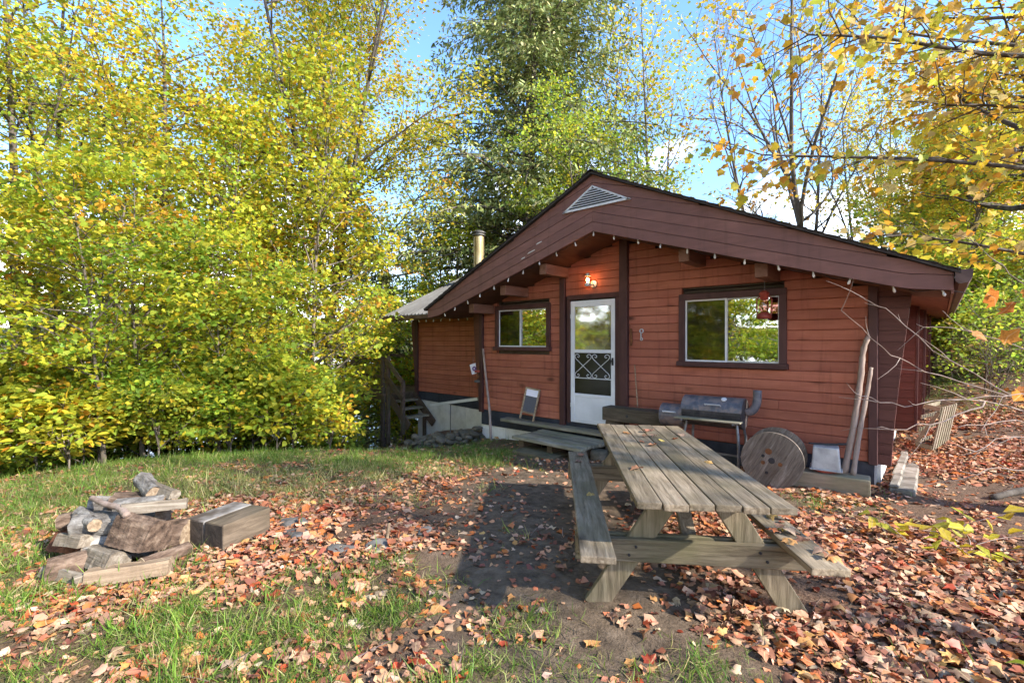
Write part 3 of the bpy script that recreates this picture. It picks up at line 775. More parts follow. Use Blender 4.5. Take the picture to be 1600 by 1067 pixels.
# side eaves on the right: boxed soffit, eave board, gutter, downspout
MB().prism([(4.12, .1, 2.0), (4.12, .1, 1.98), (4.74, .1, 1.815), (4.74, .1, 1.835)], (0, 8.0, 0)).build('eave_soffit', M['soffit'], cabin)
MB().prism([(4.45, FY + .07, Bs(4.45) - .005), (4.742, FY + .07, Bs(4.742) - .005), (4.742, FY + .07, Bs(4.742) + .02), (4.45, FY + .07, Bs(4.45) + .02)], (0, .93 - .07 + .07, 0)).build('eave_soffit', M['soffit'], cabin)
MB().box(4.745, 4.765, FY + .036, 8.2, 1.80, 1.98).build('eave_board', M['fascia'], cabin)
g = MB(); prof = [(4.77, 2.0), (4.772, 1.90), (4.80, 1.875), (4.86, 1.885), (4.885, 1.93), (4.89, 2.0), (4.88, 2.0), (4.875, 1.935), (4.852, 1.895), (4.80, 1.885), (4.78, 1.905), (4.778, 2.0)]
g.prism([(a, FY - .05, b) for a, b in prof], (0, 9.1, 0)); g.prism([(4.772, FY - .052, 1.90), (4.80, FY - .052, 1.875), (4.86, FY - .052, 1.885), (4.885, FY - .052, 1.93), (4.89, FY - .052, 2.0), (4.772, FY - .052, 2.0)], (0, .004, 0))
gut = g.build('gutter', M['gutter'], cabin)
dsp = MB(); dsp.box(4.80, 4.87, 8.06, 8.13, -.1, 1.885); dsp.build('downspout', M['gutter'], cabin, bevel=.008)
MB().bar((4.767, FY - .006, 1.93), (4.80, FY - .056, 2.02), .008, .004).build('gutter_strap', M['alu'], cabin)

# main roof: two shingled slabs, thin dark edge over the gable boards
def slab(name, quad, th, mat, parent=cabin):
    return MB().prism(quad, (0, 0, th)).build(name, M[mat], parent)
rf = empty('main_roof'); rf.parent = cabin
yb = 8.25
for s, xe in ((1, 4.81), (-1, -2.91)):
    slab('roof_slope', [(RX, FY - .06, Ts(RX) + .002), (xe, FY - .06, Ts(xe) + .002), (xe, yb, Ts(xe) + .002), (RX, yb, Ts(RX) + .002)], .03, 'shingle', rf)
    sh = MB()
    for i in range(26):
        t = i / 26; xa = RX + (xe - RX) * t; xb = RX + (xe - RX) * (t + 1 / 26)
        sh.prism([(xa, FY - .07, Ts(xa) + .034), (xb, FY - .07, Ts(xb) + .046), (xb, FY - .07, Ts(xb) + .036)], (0, yb - FY + .07, 0))
    tag(sh.build('shingle_courses', M['shingle'], rf), kind='stuff')
MB().prism([(RX - .16, FY - .075, Ts(RX - .16) + .05), (RX, FY - .075, Ts(RX) + .055), (RX + .16, FY - .075, Ts(RX + .16) + .05), (RX, FY - .075, Ts(RX) + .065)], (0, yb - FY + .08, 0)).build('ridge_cap', M['shingle'], rf)
MB().prism([(eL, yb - .1, 1.8), (eR, yb - .1, 1.8), (RX, yb - .1, 3.78)], (0, .05, 0)).build('rear_gable', M['fascia'], cabin)

# left wing: red wall set back, tin roof, flue
WY = 1.30
wing = empty('wing_wall'); wing.parent = cabin
for k in range(16):
    plank(wing, -6.0, -2.25, k * PITCH, y=WY)
MB().box(-6.0, -2.2, WY + .062, WY + .11, -.01, 2.0).build('wall_core', M['interior'], wing)
MB().box(-6.13, -6.0, WY - .05, WY + .12, -.10, 2.0).build('post', M['brown'], cabin, bevel=.006)
MB().prism([(-6.132, WY + .01, 0), (-6.16, WY + .01, 0), (-6.36, WY + .01, 1.95), (-6.132, WY + .01, 1.95)], (0, .07, 0)).build('corner_fin', M['fin'], cabin)
MB().prism([(-6.1, WY + .012, -.008), (-2.2, WY + .012, -.008), (-2.2, WY + .012, -.33), (-6.1, WY + .012, -.22)], (0, .25, 0)).build('tar_band', M['tarband'], cabin)
x = -6.08
while x < -2.25:
    x2 = min(x + .98, -2.2)
    MB().box(x + .002, x2 - .002, WY + .035 + random.uniform(-.002, .002), WY + .25, -1.6, -.20).build('block', M['white_block'], fb); x = x2
MB().box(-6.1, -6.0, WY + .122, 7.2, -1.6, 2.0).build('end_wall', M['siding'], cabin)
ey, ez, wp = .58, 2.02, .472
wr = empty('wing_roof'); wr.parent = cabin
ridge_y = 4.1
zw = lambda y: ez + wp * (y - ey)
vx = lambda y: RX - (Ts(RX) - zw(y)) / .476 - .02          # valley against the main roof
x = -6.6; pw = .62
while x < .2:
    x2 = min(x + pw, .2)
    # bottom edge of this sheet: eave, or the valley where the main roof cuts it
    ya = ey if x2 <= vx(ey) else min(ridge_y - .1, ey + (x2 - vx(ey)) / (.472 / .476))
    mb = MB()
    mb.prism([(x, ya - (0 if ya == ey else (x2 - x)), zw(ya - (0 if ya == ey else (x2 - x)))), (x2 - .004, ya, zw(ya)), (x2 - .004, ridge_y, zw(ridge_y)), (x, ridge_y, zw(ridge_y))], (0, 0, .012))
    for r in np.arange(x + .04, x2 - .02, .145):
        y0 = ya if ya == ey else ya - (x2 - r)
        mb.prism([(r - .018, y0, zw(y0) + .013), (r + .018, y0, zw(y0) + .013), (r + .008, y0, zw(y0) + .05), (r - .008, y0, zw(y0) + .05)], (0, ridge_y - y0, zw(ridge_y) - zw(y0)))
    mb.build('roof_sheet', M['metal_roof'], wr); x = x2
MB().prism([(-6.6, ridge_y, zw(ridge_y)), (.2, ridge_y, zw(ridge_y)), (.2, 7.6, ez), (-6.6, 7.6, ez)], (0, 0, .012)).build('rear_slope', M['metal_roof'], wr)
MB().box(-6.6, .2, ridge_y - .09, ridge_y + .09, zw(ridge_y) + .015, zw(ridge_y) + .04).build('ridge_cap', M['metal_roof'], wr)
MB().box(-6.58, -2.86, ey + .012, ey + .032, ez - .12, ez - .008).build('eave_board', M['gutter'], wr)
MB().prism([(-6.58, ey + .033, ez - .11), (-6.58, WY + .06, ez - .02), (-6.58, WY + .06, ez - .005), (-6.58, ey + .033, ez - .09)], (4.3, 0, 0)).build('eave_soffit', M['soffit'], wr)
gl = MB(); gp = [(ey + .01, ez), (ey + .008, ez - .09), (ey - .03, ez - .11), (ey - .09, ez - .09), (ey - .105, ez - .01), (ey - .095, ez - .01), (ey - .08, ez - .085), (ey - .03, ez - .098), (ey, ez - .085), (ey + .002, ez)]
gl.prism([(-6.62, a, b) for a, b in gp], (3.76, 0, 0)); gl.build('gutter', M['gutter'], wr)
MB().prism([(-6.57, ey + .02, ez - .015), (-6.57, ridge_y, zw(ridge_y) - .02), (-6.57, ridge_y, zw(ridge_y) - .16), (-6.57, ey + .02, ez - .13)], (.025, 0, 0)).build('rake_board', M['fascia'], wr)
MB().prism([(-6.05, WY, 2.0), (-6.05, 7.2, 2.0), (-6.05, ridge_y, zw(ridge_y) - .03)], (.04, 0, 0)).build('end_gable', M['siding'], cabin)
fl = empty('flue_pipe', (-5.38, 3.0, 3.0)); fl.parent = cabin
MB().lathe([(.155, 0), (.155, 1.42), (.15, 1.44)], 20).build('pipe', M['flue'], fl, smooth=False)
MB().lathe([(.19, 1.443), (.20, 1.45), (.20, 1.475), (.17, 1.48), (.17, 1.52), (.205, 1.525), (.205, 1.55), (.17, 1.56), (.12, 1.60)], 20).build('rain_cap', M['flue_cap'], fl)
MB().lathe([(.23, .22), (.20, .26), (.16, .28)], 20).build('flashing', M['flue_cap'], fl)
# lower end of the wing downspout
dp = MB(); dp.tube([(-2.42, .42, 1.85), (-2.44, .44, .30)], .035, 8); dp.build('downspout', M['brown'], cabin)
dp = MB(); dp.bar((-2.75, .52, .12), (-5.05, .98, -.27), .085, .065); lp = dp.build('drain_pipe', M['white_alu'], cabin)
dp = MB(); dp.bar((-2.40, .42, .235), (-2.80, .53, .10), .11, .11); dp.build('pipe_elbow', M['pitstone'], cabin, bevel=.012)
MB().bar((-4.1, .82, -.15), (-4.12, .83, -.9), .02, .02).build('pipe_stake', M['steel_leg'], cabin)
for nx_, nz_ in ((-.35, -.10), (1.4, -.14)): pass

# string of lights under the gable and along the wing eave
sl = empty('string_light', (RX, FY + .05, Bs(RX)), label='string of frosted white bulbs hung under the brown gable edge', cat='string lights')
def bulb(x, y, z, par, base):
    mb = MB(); mb.lathe([(.009, 0), (.009, -.022), (.010, -.024), (.014, -.042), (.013, -.056), (.005, -.066)], 8)
    o = mb.build('bulb', M['bulb'], par, smooth=True); o.location = (x - base[0], y - base[1], z - base[2]); o.rotation_euler = (random.uniform(-.35, .35), random.uniform(-.35, .35), 0)
wire = []
base = sl.location.copy()
for i in range(-10, 12):
    x = RX + i * .338 + random.uniform(-.02, .02)
    if not (eL + .1 < x < eR - .05): continue
    y = FY + .05; z = Bs(x) + .006
    wire.append(Vector((x, y, z)) - base); wire.append(Vector((x + .169, y, Bs(x + .169) - random.uniform(.004, .03))) - base)
    bulb(x, y, z - .004, sl, base)
MB().tube(wire, .004, 4).build('cord', M['black'], sl)
s2 = empty('string_light', (-4.5, ey + .03, ez - .1), label='string of small white bulbs hung along the wing eave', cat='string lights')
base = s2.location.copy(); wire = []
for i in range(12):
    x = -6.3 + i * .30; z = ez - .115; wire.append(Vector((x, ey + .04, z)) - base); bulb(x, ey + .04, z, s2, base)
MB().tube(wire, .004, 4).build('cord', M['black'], s2)
# ------------------------------------------------------------------ things at the wall
pl = empty('porch_lamp', (.42, 0, 2.33), label='lit brass and glass lamp on the red wall over the white door', cat='wall lamp')
mb = MB(); mb.tube([(.03, -.0, -.03), (.03, -.022, -.03)], .062, 14); mb.build('back_plate', M['alu'], pl, bevel=.004)
mb = MB(); mb.tube([(.03, -.02, -.03), (.03, -.09, -.05), (0, -.13, -.05)], .012, 6); mb.build('arm', M['alu'], pl)
mb = MB(); mb.lathe([(.03, -.075), (.05, -.07), (.052, -.03), (.03, -.02)], 12, (0, -.14, 0)); mb.build('base', M['alu'], pl)
mb = MB(); mb.lathe([(.042, -.018), (.058, .01), (.058, .05), (.042, .085)], 12, (0, -.14, 0)); mb.build('glass', M['lantern_glass'], pl, smooth=True)
m, N, L, b, o = new_mat('lamp_glow'); b.inputs['Base Color'].default_value = (1, .8, .5, 1)
b.inputs['Emission Color'].default_value = (1, .60, .22, 1); b.inputs['Emission Strength'].default_value = 14
mb = MB(); mb.lathe([(.012, -.01), (.026, .02), (.024, .045), (.01, .06)], 10, (0, -.14, 0)); mb.build('bulb', m, pl, smooth=True)
mb = MB(); mb.lathe([(.05, .086), (.055, .092), (.03, .105), (.032, .13), (.02, .14)], 12, (0, -.14, 0)); mb.build('lamp_cap', M['alu'], pl)
lt = bpy.data.lights.new('porch_bulb', 'POINT'); lt.energy = 2.6; lt.color = (1, .55, .2); lt.shadow_soft_size = .03
lo = bpy.data.objects.new('porch_bulb', lt); COL.objects.link(lo); lo.parent = pl; lo.location = (.0, -.14, .025)

ln = empty('red_lantern', (3.05, -.22, 1.64), label='old red hurricane lantern hanging before the right window', cat='lantern')
MB().lathe([(.075, 0), (.085, .01), (.085, .05), (.06, .07), (.04, .085)], 14).build('fuel_tank', M['red_paint'], ln, smooth=True)
MB().lathe([(.038, .085), (.058, .13), (.060, .17), (.045, .225), (.032, .235)], 14).build('globe', M['lantern_glass'], ln, smooth=True)
MB().lathe([(.04, .235), (.05, .245), (.05, .30), (.06, .305), (.06, .32), (.03, .345), (.012, .35)], 14).build('chimney', M['red_paint'], ln, smooth=True)
for s in (-1, 1): MB().tube([(s*.07, 0, .05), (s*.085, 0, .10), (s*.085, 0, .24), (s*.05, 0, .285)], .008, 6).build('side_tube', M['red_paint'], ln)
MB().tube([(0, 0, .345), (.005, 0, .39), (0, 0, .48), (-.002, .0, .585)], .0035, 4).build('hanging_wire', M['steel_leg'], ln)

sc = empty('leaning_screen', (-.86, -.17, -.05), rot=(R(-13), R(6), R(4)), label='small wood framed screen leaning on the red wall by the ledge', cat='screen')
for a in ((-.16, -.13, 0, .58), (.13, .16, 0, .58)): MB().box(a[0], a[1], -.012, .012, a[2], a[3]).build('stile', M['split'], sc)
for z in (.115, .55): MB().box(-.129, .129, -.011, .011, z, z + .03).build('rail', M['split'], sc)
MB().box(-.129, .129, -.002, .002, .145, .43).build('mesh_panel', M['screen'], sc)
MB().box(-.129, .129, -.003, .003, .43, .55).build('clear_panel', M['paper'], sc)

def stick(name, pts, r, mat, label, cat='pole'):
    p0 = Vector(pts[0]); P = sm([Vector(p) - p0 for p in pts], 6)
    rr = [r[0] + (r[1] - r[0]) * i / (len(P) - 1) for i in range(len(P))]
    rr = [q * (1 + .10 * math.sin(i * 2.1)) for i, q in enumerate(rr)]
    mb = MB(); mb.tube(P, rr, 8); o = mb.build(name, M[mat], smooth=True, label=label, cat=cat); o.location = p0
    return o
stick('walking_pole', [(-1.66, -.27, H(-1.66, -.27) - .02), (-1.74, -.22, .0), (-1.90, -.14, .5), (-2.03, -.08, .95), (-2.09, -.06, 1.22)], (.026, .020), 'branchwood', 'long thin bare pole leaning at the left corner of the cabin')
stick('bark_pole', [(3.88, -.32, -.10), (3.96, -.22, .45), (4.01, -.14, .95), (4.03, -.11, 1.25), (4.075, -.085, 1.42)], (.034, .026), 'branchwood', 'taller bent peeled pole leaning by the right corner post')
stick('bark_pole', [(3.965, -.34, -.10), (4.01, -.24, .35), (4.07, -.14, .8), (4.10, -.085, 1.07)], (.027, .020), 'branchwood', 'shorter thin peeled pole leaning by the right corner post')
stick('thin_rod', [(1.30, -.14, .38), (1.24, -.07, .68), (1.185, -.012, 1.0)], (.010, .009), 'split', 'thin yellow wooden rod leaning on the wall beside the door', 'rod')

hk = MB(); hk.tube(sm([(1.13, -.03, 1.30), (1.145, -.035, 1.36), (1.135, -.03, 1.48), (1.128, -.028, 1.56)], 4), [.016]*13, 7)
hk.build('hanging_strap', M['rust'], at=(1.13, -.02, 1.56), smooth=True, label='dark curved strap hanging on the wall right of the door', cat='strap')
hk = MB(); th = [i * math.pi / 5 for i in range(11)]
hk.tube([(1.30 + .028*math.cos(t), -.014, 1.52 + .028*math.sin(t)) for t in th], .009, 6); hk.box(1.285, 1.30, -.022, -.008, 1.40, 1.49); hk.tube([(1.30 + .018*math.cos(t), -.014, 1.395 + .018*math.sin(t)) for t in th], .007, 6)
hk.build('bottle_opener', M['alu'], at=(1.30, -.01, 1.55), smooth=False, label='small metal bottle opener fixed to the red wall', cat='opener')

# card with a round purple print, hung on the left corner post, and the small hooks above the pole
cd = empty('hanging_card', (-2.50, .06, .90), rot=(0, R(-16), R(18)), label='small white card with round purple print at the left corner', cat='card')
MB().box(-.085, .085, -.004, .004, -.21, 0).build('card', M['paper'], cd)
MB().tube([(0, -.0045, -.105), (0, -.0075, -.105)], .048, 16).build('emblem', M['emblem'], cd)
MB().tube([(0, -.0076, -.105), (0, -.0085, -.105)], .018, 10).build('emblem_centre', M['paper'], cd)
MB().tube([(0, 0, 0), (.03, 0, .12), (.10, .02, .16)], .004, 4).build('string', M['steel_leg'], cd)
fdr = empty('tool_hook', (-2.19, -.075, .66), label='rusty hook with a red handled tool on the left corner post', cat='hook')
MB().tube([(0, 0, .30), (0, -.03, .10), (0, -.05, .0), (.03, -.06, -.02), (.06, -.05, .02)], .012, 6).build('hook', M['rust'], fdr)
MB().bar((-.05, -.06, .10), (.08, -.06, .11), .035, .05).build('handle', M['red_paint'], fdr, bevel=.006)
MB().box(-.05, .03, -.09, .01, -.12, -.07).build('bracket', M['pitstone'], fdr, bevel=.008)

# timber seat by the door: a bored old timber on two stub blocks
tb = empty('timber_bench', (1.37, -.36, H(1.37, -.4)), rz=R(1), label='old bored timber beam on blocks beside the white door', cat='bench')
zb = .385 - tb.location.z
mb = MB(); nseg = 8
for i in range(nseg): pass
mb.box(-.47, .47, -.13, .13, zb - .20, zb); o = mb.build('beam', M['tie'], tb, bevel=.018, seg=2)
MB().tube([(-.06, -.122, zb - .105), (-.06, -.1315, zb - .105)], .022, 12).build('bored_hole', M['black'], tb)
for x in (-.33, .33): MB().box(x - .1, x + .1, -.11, .12, -.03, zb - .202).build('support_block', M['tie'], tb, bevel=.015)

# offset smoker
sk = empty('barrel_smoker', (2.55, -.52, H(2.55, -.5)), rz=R(3), label='weathered blue grey barrel smoker with side firebox against the wall', cat='smoker')
zg = lambda z: z - sk.location.z
ZB = zg(.47)
def drum(x0, x1, zc, r, a0, a1, n=16, t=.012, y=0):
    """part of a drum shell between two angles (0 = front, 90 = top)"""
    P = []
    for i in range(n + 1):
        a = R(a0 + (a1 - a0) * i / n); P.append((y - r * math.cos(a), zc + r * math.sin(a)))
    Q = [(y - (r - t) * math.cos(R(a0 + (a1 - a0) * i / n)), zc + (r - t) * math.sin(R(a0 + (a1 - a0) * i / n))) for i in range(n, -1, -1)]
    mb = MB(); 
    for i in range(n):
        a, b_, c, d = P[i], P[i+1], Q[n-i-1], Q[n-i]
        mb.prism([(x0, *a), (x0, *b_), (x0, *c), (x0, *d)], (x1 - x0, 0, 0))
    return mb
drum(-.35, .35, ZB, .185, 168, 372).build('barrel', M['smoker_dark'], sk)
lid = drum(-.36, .36, ZB + .004, .193, 8, 166).build('lid', M['smoker'], sk)
for x in (-.352, .345):
    mb = MB(); mb.tube([(x, 0, ZB), (x + .008, 0, ZB)], .184, 24); mb.build('end_plate', M['smoker_dark'] if x > 0 else M['smoker'], sk)
th = lambda a, r: (-r * math.cos(R(a)), ZB + .004 + r * math.sin(R(a)))
y_, z_ = th(30, .192); MB().tube([(-.06, y_, z_), (-.06, y_ - .035, z_ + .015), (.12, y_ - .035, z_ + .015), (.12, y_, z_)], .009, 6).build('lid_handle', M['alu'], lid)
y_, z_ = th(62, .19); y2, z2 = th(62, .204); MB().tube([(.14, y_, z_), (.14, y2, z2)], .032, 14).build('thermometer', M['white_alu'], lid)
FB = ZB - .085
drum(-.66, -.362, FB, .15, 0, 360, 20).build('firebox', M['smoker'], sk)
for x in (-.664, -.37): MB().tube([(x, 0, FB), (x + .006, 0, FB)], .149, 20).build('end_plate', M['smoker'], sk)
MB().tube([(-.60, -.145, FB + .05), (-.60, -.175, FB + .06), (-.44, -.175, FB + .06), (-.44, -.145, FB + .05)], .010, 6).build('firebox_handle', M['alu'], sk)
MB().tube(sm([(.36, .05, ZB + .02), (.43, .05, ZB + .05), (.475, .05, ZB + .14), (.485, .05, ZB + .30)], 5), .048, 14).build('smoke_stack', M['smoker'], sk, smooth=True)
for i in range(3): MB().box(-.40, .38, -.33 + i * .05, -.286 + i * .05, ZB - .075, ZB - .057).build('slat', M['deckwood'], sk, bevel=.003)
for x in (-.30, .30): MB().bar((x, -.17, ZB - .10), (x, -.33, ZB - .085), .02, .02).build('shelf_bracket', M['steel_leg'], sk)
for x in (-.30, .30):
    for y in (-.15, .15): MB().tube([(x, y * .9, ZB - .12), (x * 1.08, y * 1.15, ZB - .30), (x * 1.1, y * 1.2, .0)], .017, 7).build('leg', M['steel_leg'], sk)
MB().bar((-.33, .16, .22), (.33, .16, .22), .02, .02).build('crossbar', M['steel_leg'], sk)

# cable spool standing on its rim
ang = math.atan2(-.6, .55)
sp_ = empty('cable_spool', (3.25, -.60, H(3.25, -.6) + .315), rot=(0, 0, R(6)), label='weathered wooden cable spool standing on its rims', cat='cable spool')
# local -y faces the yard
def disc(y, r, th_, par):
    w = .105; x = -r
    ow = empty('rim_disc'); ow.parent = par; ow.location = (0, y, 0); ow.rotation_euler = (0, R(28), 0)
    while x < r - .01:
        x2 = min(x + w, r); P = []
        for i in range(7): xx = x + .001 + (x2 - x - .002) * i / 6; P.append((xx, math.sqrt(max(0, r*r - xx*xx))))
        poly = [(a, -th_/2 + random.uniform(-.002, .002)*0, b) for a, b in P] + [(a, -th_/2, -b) for a, b in reversed(P)]
        pp = []
        for p in poly:
            if not pp or (Vector(p) - Vector(pp[-1])).length > 1e-4: pp.append(p)
        if (Vector(pp[0]) - Vector(pp[-1])).length < 1e-4: pp.pop()
        j = random.uniform(0, .003)
        MB().prism([(a, b + j, c) for a, b, c in pp], (0, th_ - j, 0)).build('plank', M['spool'], ow); x = x2
    return ow
d1 = disc(-.19, .315, .04, sp_); d2 = disc(.19, .315, .04, sp_)
MB().tube([(0, -.168, 0), (0, .168, 0)], .16, 18).build('hub', M['spool'], sp_)
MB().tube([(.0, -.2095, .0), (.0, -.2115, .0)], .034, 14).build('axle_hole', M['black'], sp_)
for x, z in ((-.085, -.03), (.085, -.03)): MB().tube([(x, -.2095, z), (x, -.214, z)], .022, 12).build('washer', M['rust'], sp_)
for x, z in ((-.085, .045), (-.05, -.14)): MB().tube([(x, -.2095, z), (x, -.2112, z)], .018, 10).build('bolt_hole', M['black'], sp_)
MB().tube([(-.03, -.2095, .10), (-.03, -.2112, .10)], .035, 12).build('rust_plate', M['rust'], sp_)

# old timber at the foot of the wall with an upturned tub and a red lid on it
tz = H(3.6, -.5)
t1 = MB(); t1.box(-.50, .50, -.12, .12, 0, .20); o = t1.mesh('landscape_timber', M['tie_light'], bevel=.02, seg=2); roughen(o, .012, 5, 3)
o = link('landscape_timber', o); o.location = (3.62, -.40, -.095 - .20); o.rotation_euler = (0, 0, R(4)); tag(o, 'pale old timber lying along the foot of the wall under the tub', 'timber')
tub = empty('metal_tub', (3.72, -.38, -.06), rz=R(8), label='upturned square galvanised tub beside the spool', cat='tub')
bm_ = MB(); 
bm_.add([(-.14,-.13,0),(.14,-.13,0),(.14,.13,0),(-.14,.13,0),(-.12,-.11,.255),(.12,-.11,.255),(.12,.11,.255),(-.12,.11,.255)], [(0,3,2,1),(4,5,6,7),(0,1,5,4),(1,2,6,5),(2,3,7,6),(3,0,4,7)])
bm_.build('tub_body', M['galv'], tub, bevel=.018, seg=2)
for a, b_ in (((-.145, -.135, .006), (.145, -.135, .006)), ((-.145, .135, .006), (.145, .135, .006)), ((-.145, -.135, .006), (-.145, .135, .006)), ((.145, -.135, .006), (.145, .135, .006))):
    MB().tube([a, b_], .009, 6).build('rolled_rim', M['galv'], tub)
rl = MB(); rl.lathe([(.10, 0), (.125, .008), (.125, .026), (.11, .03)], 18)
o = rl.build('red_pan', M['red_paint'], smooth=False, label='red round pan under the upturned metal tub', cat='pan'); o.location = (3.71, -.375, -.093)
stick('poker', [(3.56, -.42, .206), (3.72, -.36, .207), (3.90, -.31, .225)], (.009, .014), 'black', 'thin black poker lying across the upturned tub', 'poker')

# ------------------------------------------------------------------ steps at the door
ld = MB(); ld.box(-1.45, .95, -.24, -.02, -.13, -.075); o = ld.build('ledge', M['deckwood'], bevel=.006, label='long grey ledge board along the foot of the wall by the door', cat='ledge')
lb = MB()
plat = empty('door_step', (.22, -.60, H(.2, -.6)), rz=R(-3), label='weathered grey plank step platform under the white door', cat='step')
pz = -.165 - plat.location.z
for i in range(5):
    w = .155; MB().box(-.70 + random.uniform(-.03, .03), .68 + random.uniform(-.03, .03), -.40 + i*w, -.40 + (i+1)*w - .008, pz - .05 + random.uniform(-.004, .004), pz + random.uniform(-.004, .004)).build('plank', M['deckwood'], plat, bevel=.008)
for x in (-.55, .05, .55): MB().box(x - .05, x + .05, -.34, .34, -.05, pz - .056).build('bearer', M['darkwood'], plat)
lg = MB(); lg.lathe([(.11, 0), (.13, .03), (.13, .13), (.11, .16)], 12)
o = lg.build('round_stone', M['stone'], smooth=True, label='mossy round stone under the right end of the door step', cat='stone'); o.location = (.98, -.70, H(.98, -.7) - .03)
def slabthing(name, poly, z, th_, label):
    c = Vector((sum(p[0] for p in poly)/len(poly), sum(p[1] for p in poly)/len(poly), z))
    mb = MB(); mb.prism([(p[0] - c.x, p[1] - c.y, -th_) for p in poly], (0, 0, th_))
    o = mb.build(name, M['slab'], bevel=.012, seg=2, label=label, cat='paving slab'); o.location = c; return o
slabthing('paving_slab', [(-.29, -1.20), (.46, -1.20), (.46, -.74), (-.31, -.70)], -.335, .06, 'upper mossy paving slab just below the door step')
slabthing('paving_slab', [(-.52, -1.50), (.70, -1.62), (.75, -1.05), (-.48, -.95)], -.405, .06, 'lower wide flat paving slab half sunk in the dirt')

# ------------------------------------------------------------------ right side of the house: footing slabs and slatted crate
labs = ['nearest pale concrete footing slab along the right wall', 'second concrete footing slab along the right wall', 'third concrete footing slab along the right wall', 'fourth concrete footing slab along the right wall beside the crate', 'farthest concrete footing slab along the right wall']
for i in range(5):
    y = -.12 + i * .62; cx = 4.36 + i*.003
    mb = MB(); mb.box(-.11, .11, -.307, .307, -.30, 0); mb.box(-.11, -.02, -.304, .304, .001, .035)
    me_ = mb.mesh('footing_slab', M['concrete'], bevel=.015); roughen(me_, .006, 6, i)
    o = link('footing_slab', me_); o.location = (cx + random.uniform(-.008, .008), y + .3, -.22 + i*.008); o.rotation_euler = (0, R(-2), random.uniform(-.02, .02))
    tag(o, labs[i], 'footing slab', 'footing slabs along the right wall')
cr = empty('slatted_crate', (4.58, 2.30, H(4.58, 2.3) + .02), rot=(R(0), R(10), R(-13)), label='broken grey slatted crate leaning by the side wall', cat='crate')
for z in (.02, .20, .38, .53): MB().box(-.10, -.085, -.37, .37, z, z + .05).build('slat', M['tie_light'], cr)
for i in range(7): y = -.36 + i * .105; MB().box(.085, .10, y, y + .055, .0, .60).build('slat', M['tie_light'], cr)
for y in (-.38, .365): 
    MB().box(-.084, .084, y, y + .018, .54, .60).build('end_rail', M['tie_light'], cr); MB().box(-.084, .084, y, y + .018, .0, .06).build('end_rail', M['tie_light'], cr)
    MB().bar((-.08, y, .06), (.08, y, .54), .018, .04, up=(1, 0, 0)).build('end_brace', M['tie_light'], cr)

# ------------------------------------------------------------------ dry stone edging below the wing
def stone(r, seed, flat=.6):
    bm = bmesh.new(); bmesh.ops.create_icosphere(bm, subdivisions=2, radius=1)
    rr = random.Random(seed); ax = [rr.uniform(.8, 1.35) * r, rr.uniform(.6, 1.0) * r, rr.uniform(.7, 1.1) * r * flat]
    for v in bm.verts:
        v.co.x = ax[0]*math.copysign(abs(v.co.x)**.75, v.co.x); v.co.y = ax[1]*math.copysign(abs(v.co.y)**.75, v.co.y); v.co.z = ax[2]*math.copysign(abs(v.co.z)**.7, v.co.z)
    me = bpy.data.meshes.new('stone'); bm.to_mesh(me); bm.free(); roughen(me, r*.22, 2.2/r*.35, seed)
    return me
st_root = empty('stone_edging', (-2.9, -.7, -.9), label='low heap of mossy dark stones edging the lawn below the wing', cat='stone wall')
sm_ = [stone(.12, 40 + i, .5) for i in range(6)]
for s in sm_: s.materials.append(M['stone'])
for k in range(270):
    t = random.random(); u = random.random()
    X0, Z0 = -1.95 + 1.25*t, 8.95 + .25*t
    X_, Z_ = X0 + random.uniform(-.1, .1), Z0 + u * 1.1 * (1 - .35*t)
    x, y = W(X_, Z_); o = link('stone', sm_[k % 6], st_root)
    ztop = H(x, y) + random.uniform(-.02, .24) * (1 - abs(u - .45))
    o.location = Vector((x, y, ztop)) - st_root.location; o.rotation_euler = (random.uniform(-.4, .4), random.uniform(-.4, .4), random.uniform(0, 6.3)); o.scale = (random.uniform(.45, 1.1),) * 3

# ------------------------------------------------------------------ side deck with steps and railing, left of the wing
dk = empty('side_deck', (-6.2, 1.0, -1.2), label='dark wooden side deck with railing and steps at the left end', cat='deck')
def D(mb, name, mat='darkwood', par=None, **k):
    mb.v = [tuple(Vector(p) - Vector((-6.2, 1.0, -1.2))) for p in mb.v]; return mb.build(name, M[mat], par or dk, **k)
for i in range(16): D(MB().box(-9.4, -6.15, .28 + i*.15, .28 + (i+1)*.15 - .008, -.06, -.02), 'board')
D(MB().box(-9.4, -6.15, .30, .34, -.24, -.062), 'rim_joist'); D(MB().box(-6.19, -6.152, .342, 2.6, -.24, -.062), 'rim_joist')
for x, y in ((-6.25, .33), (-7.8, .33), (-9.3, .33), (-9.3, 2.5)):
    D(MB().box(x - .05, x + .05, y - .045, y + .045, H(x, y) - .1, .95), 'post')
for z in (.42, .90):
    D(MB().box(-9.3, -6.2, 2.56, 2.60, z - .045, z + .045), 'rail')
    D(MB().box(-9.3, -6.3, .38, .42, z - .045, z + .045), 'rail')
for x in (-6.4, -7.6): D(MB().box(x - .05, x + .05, 2.5, 2.59, -.02, .96), 'post')
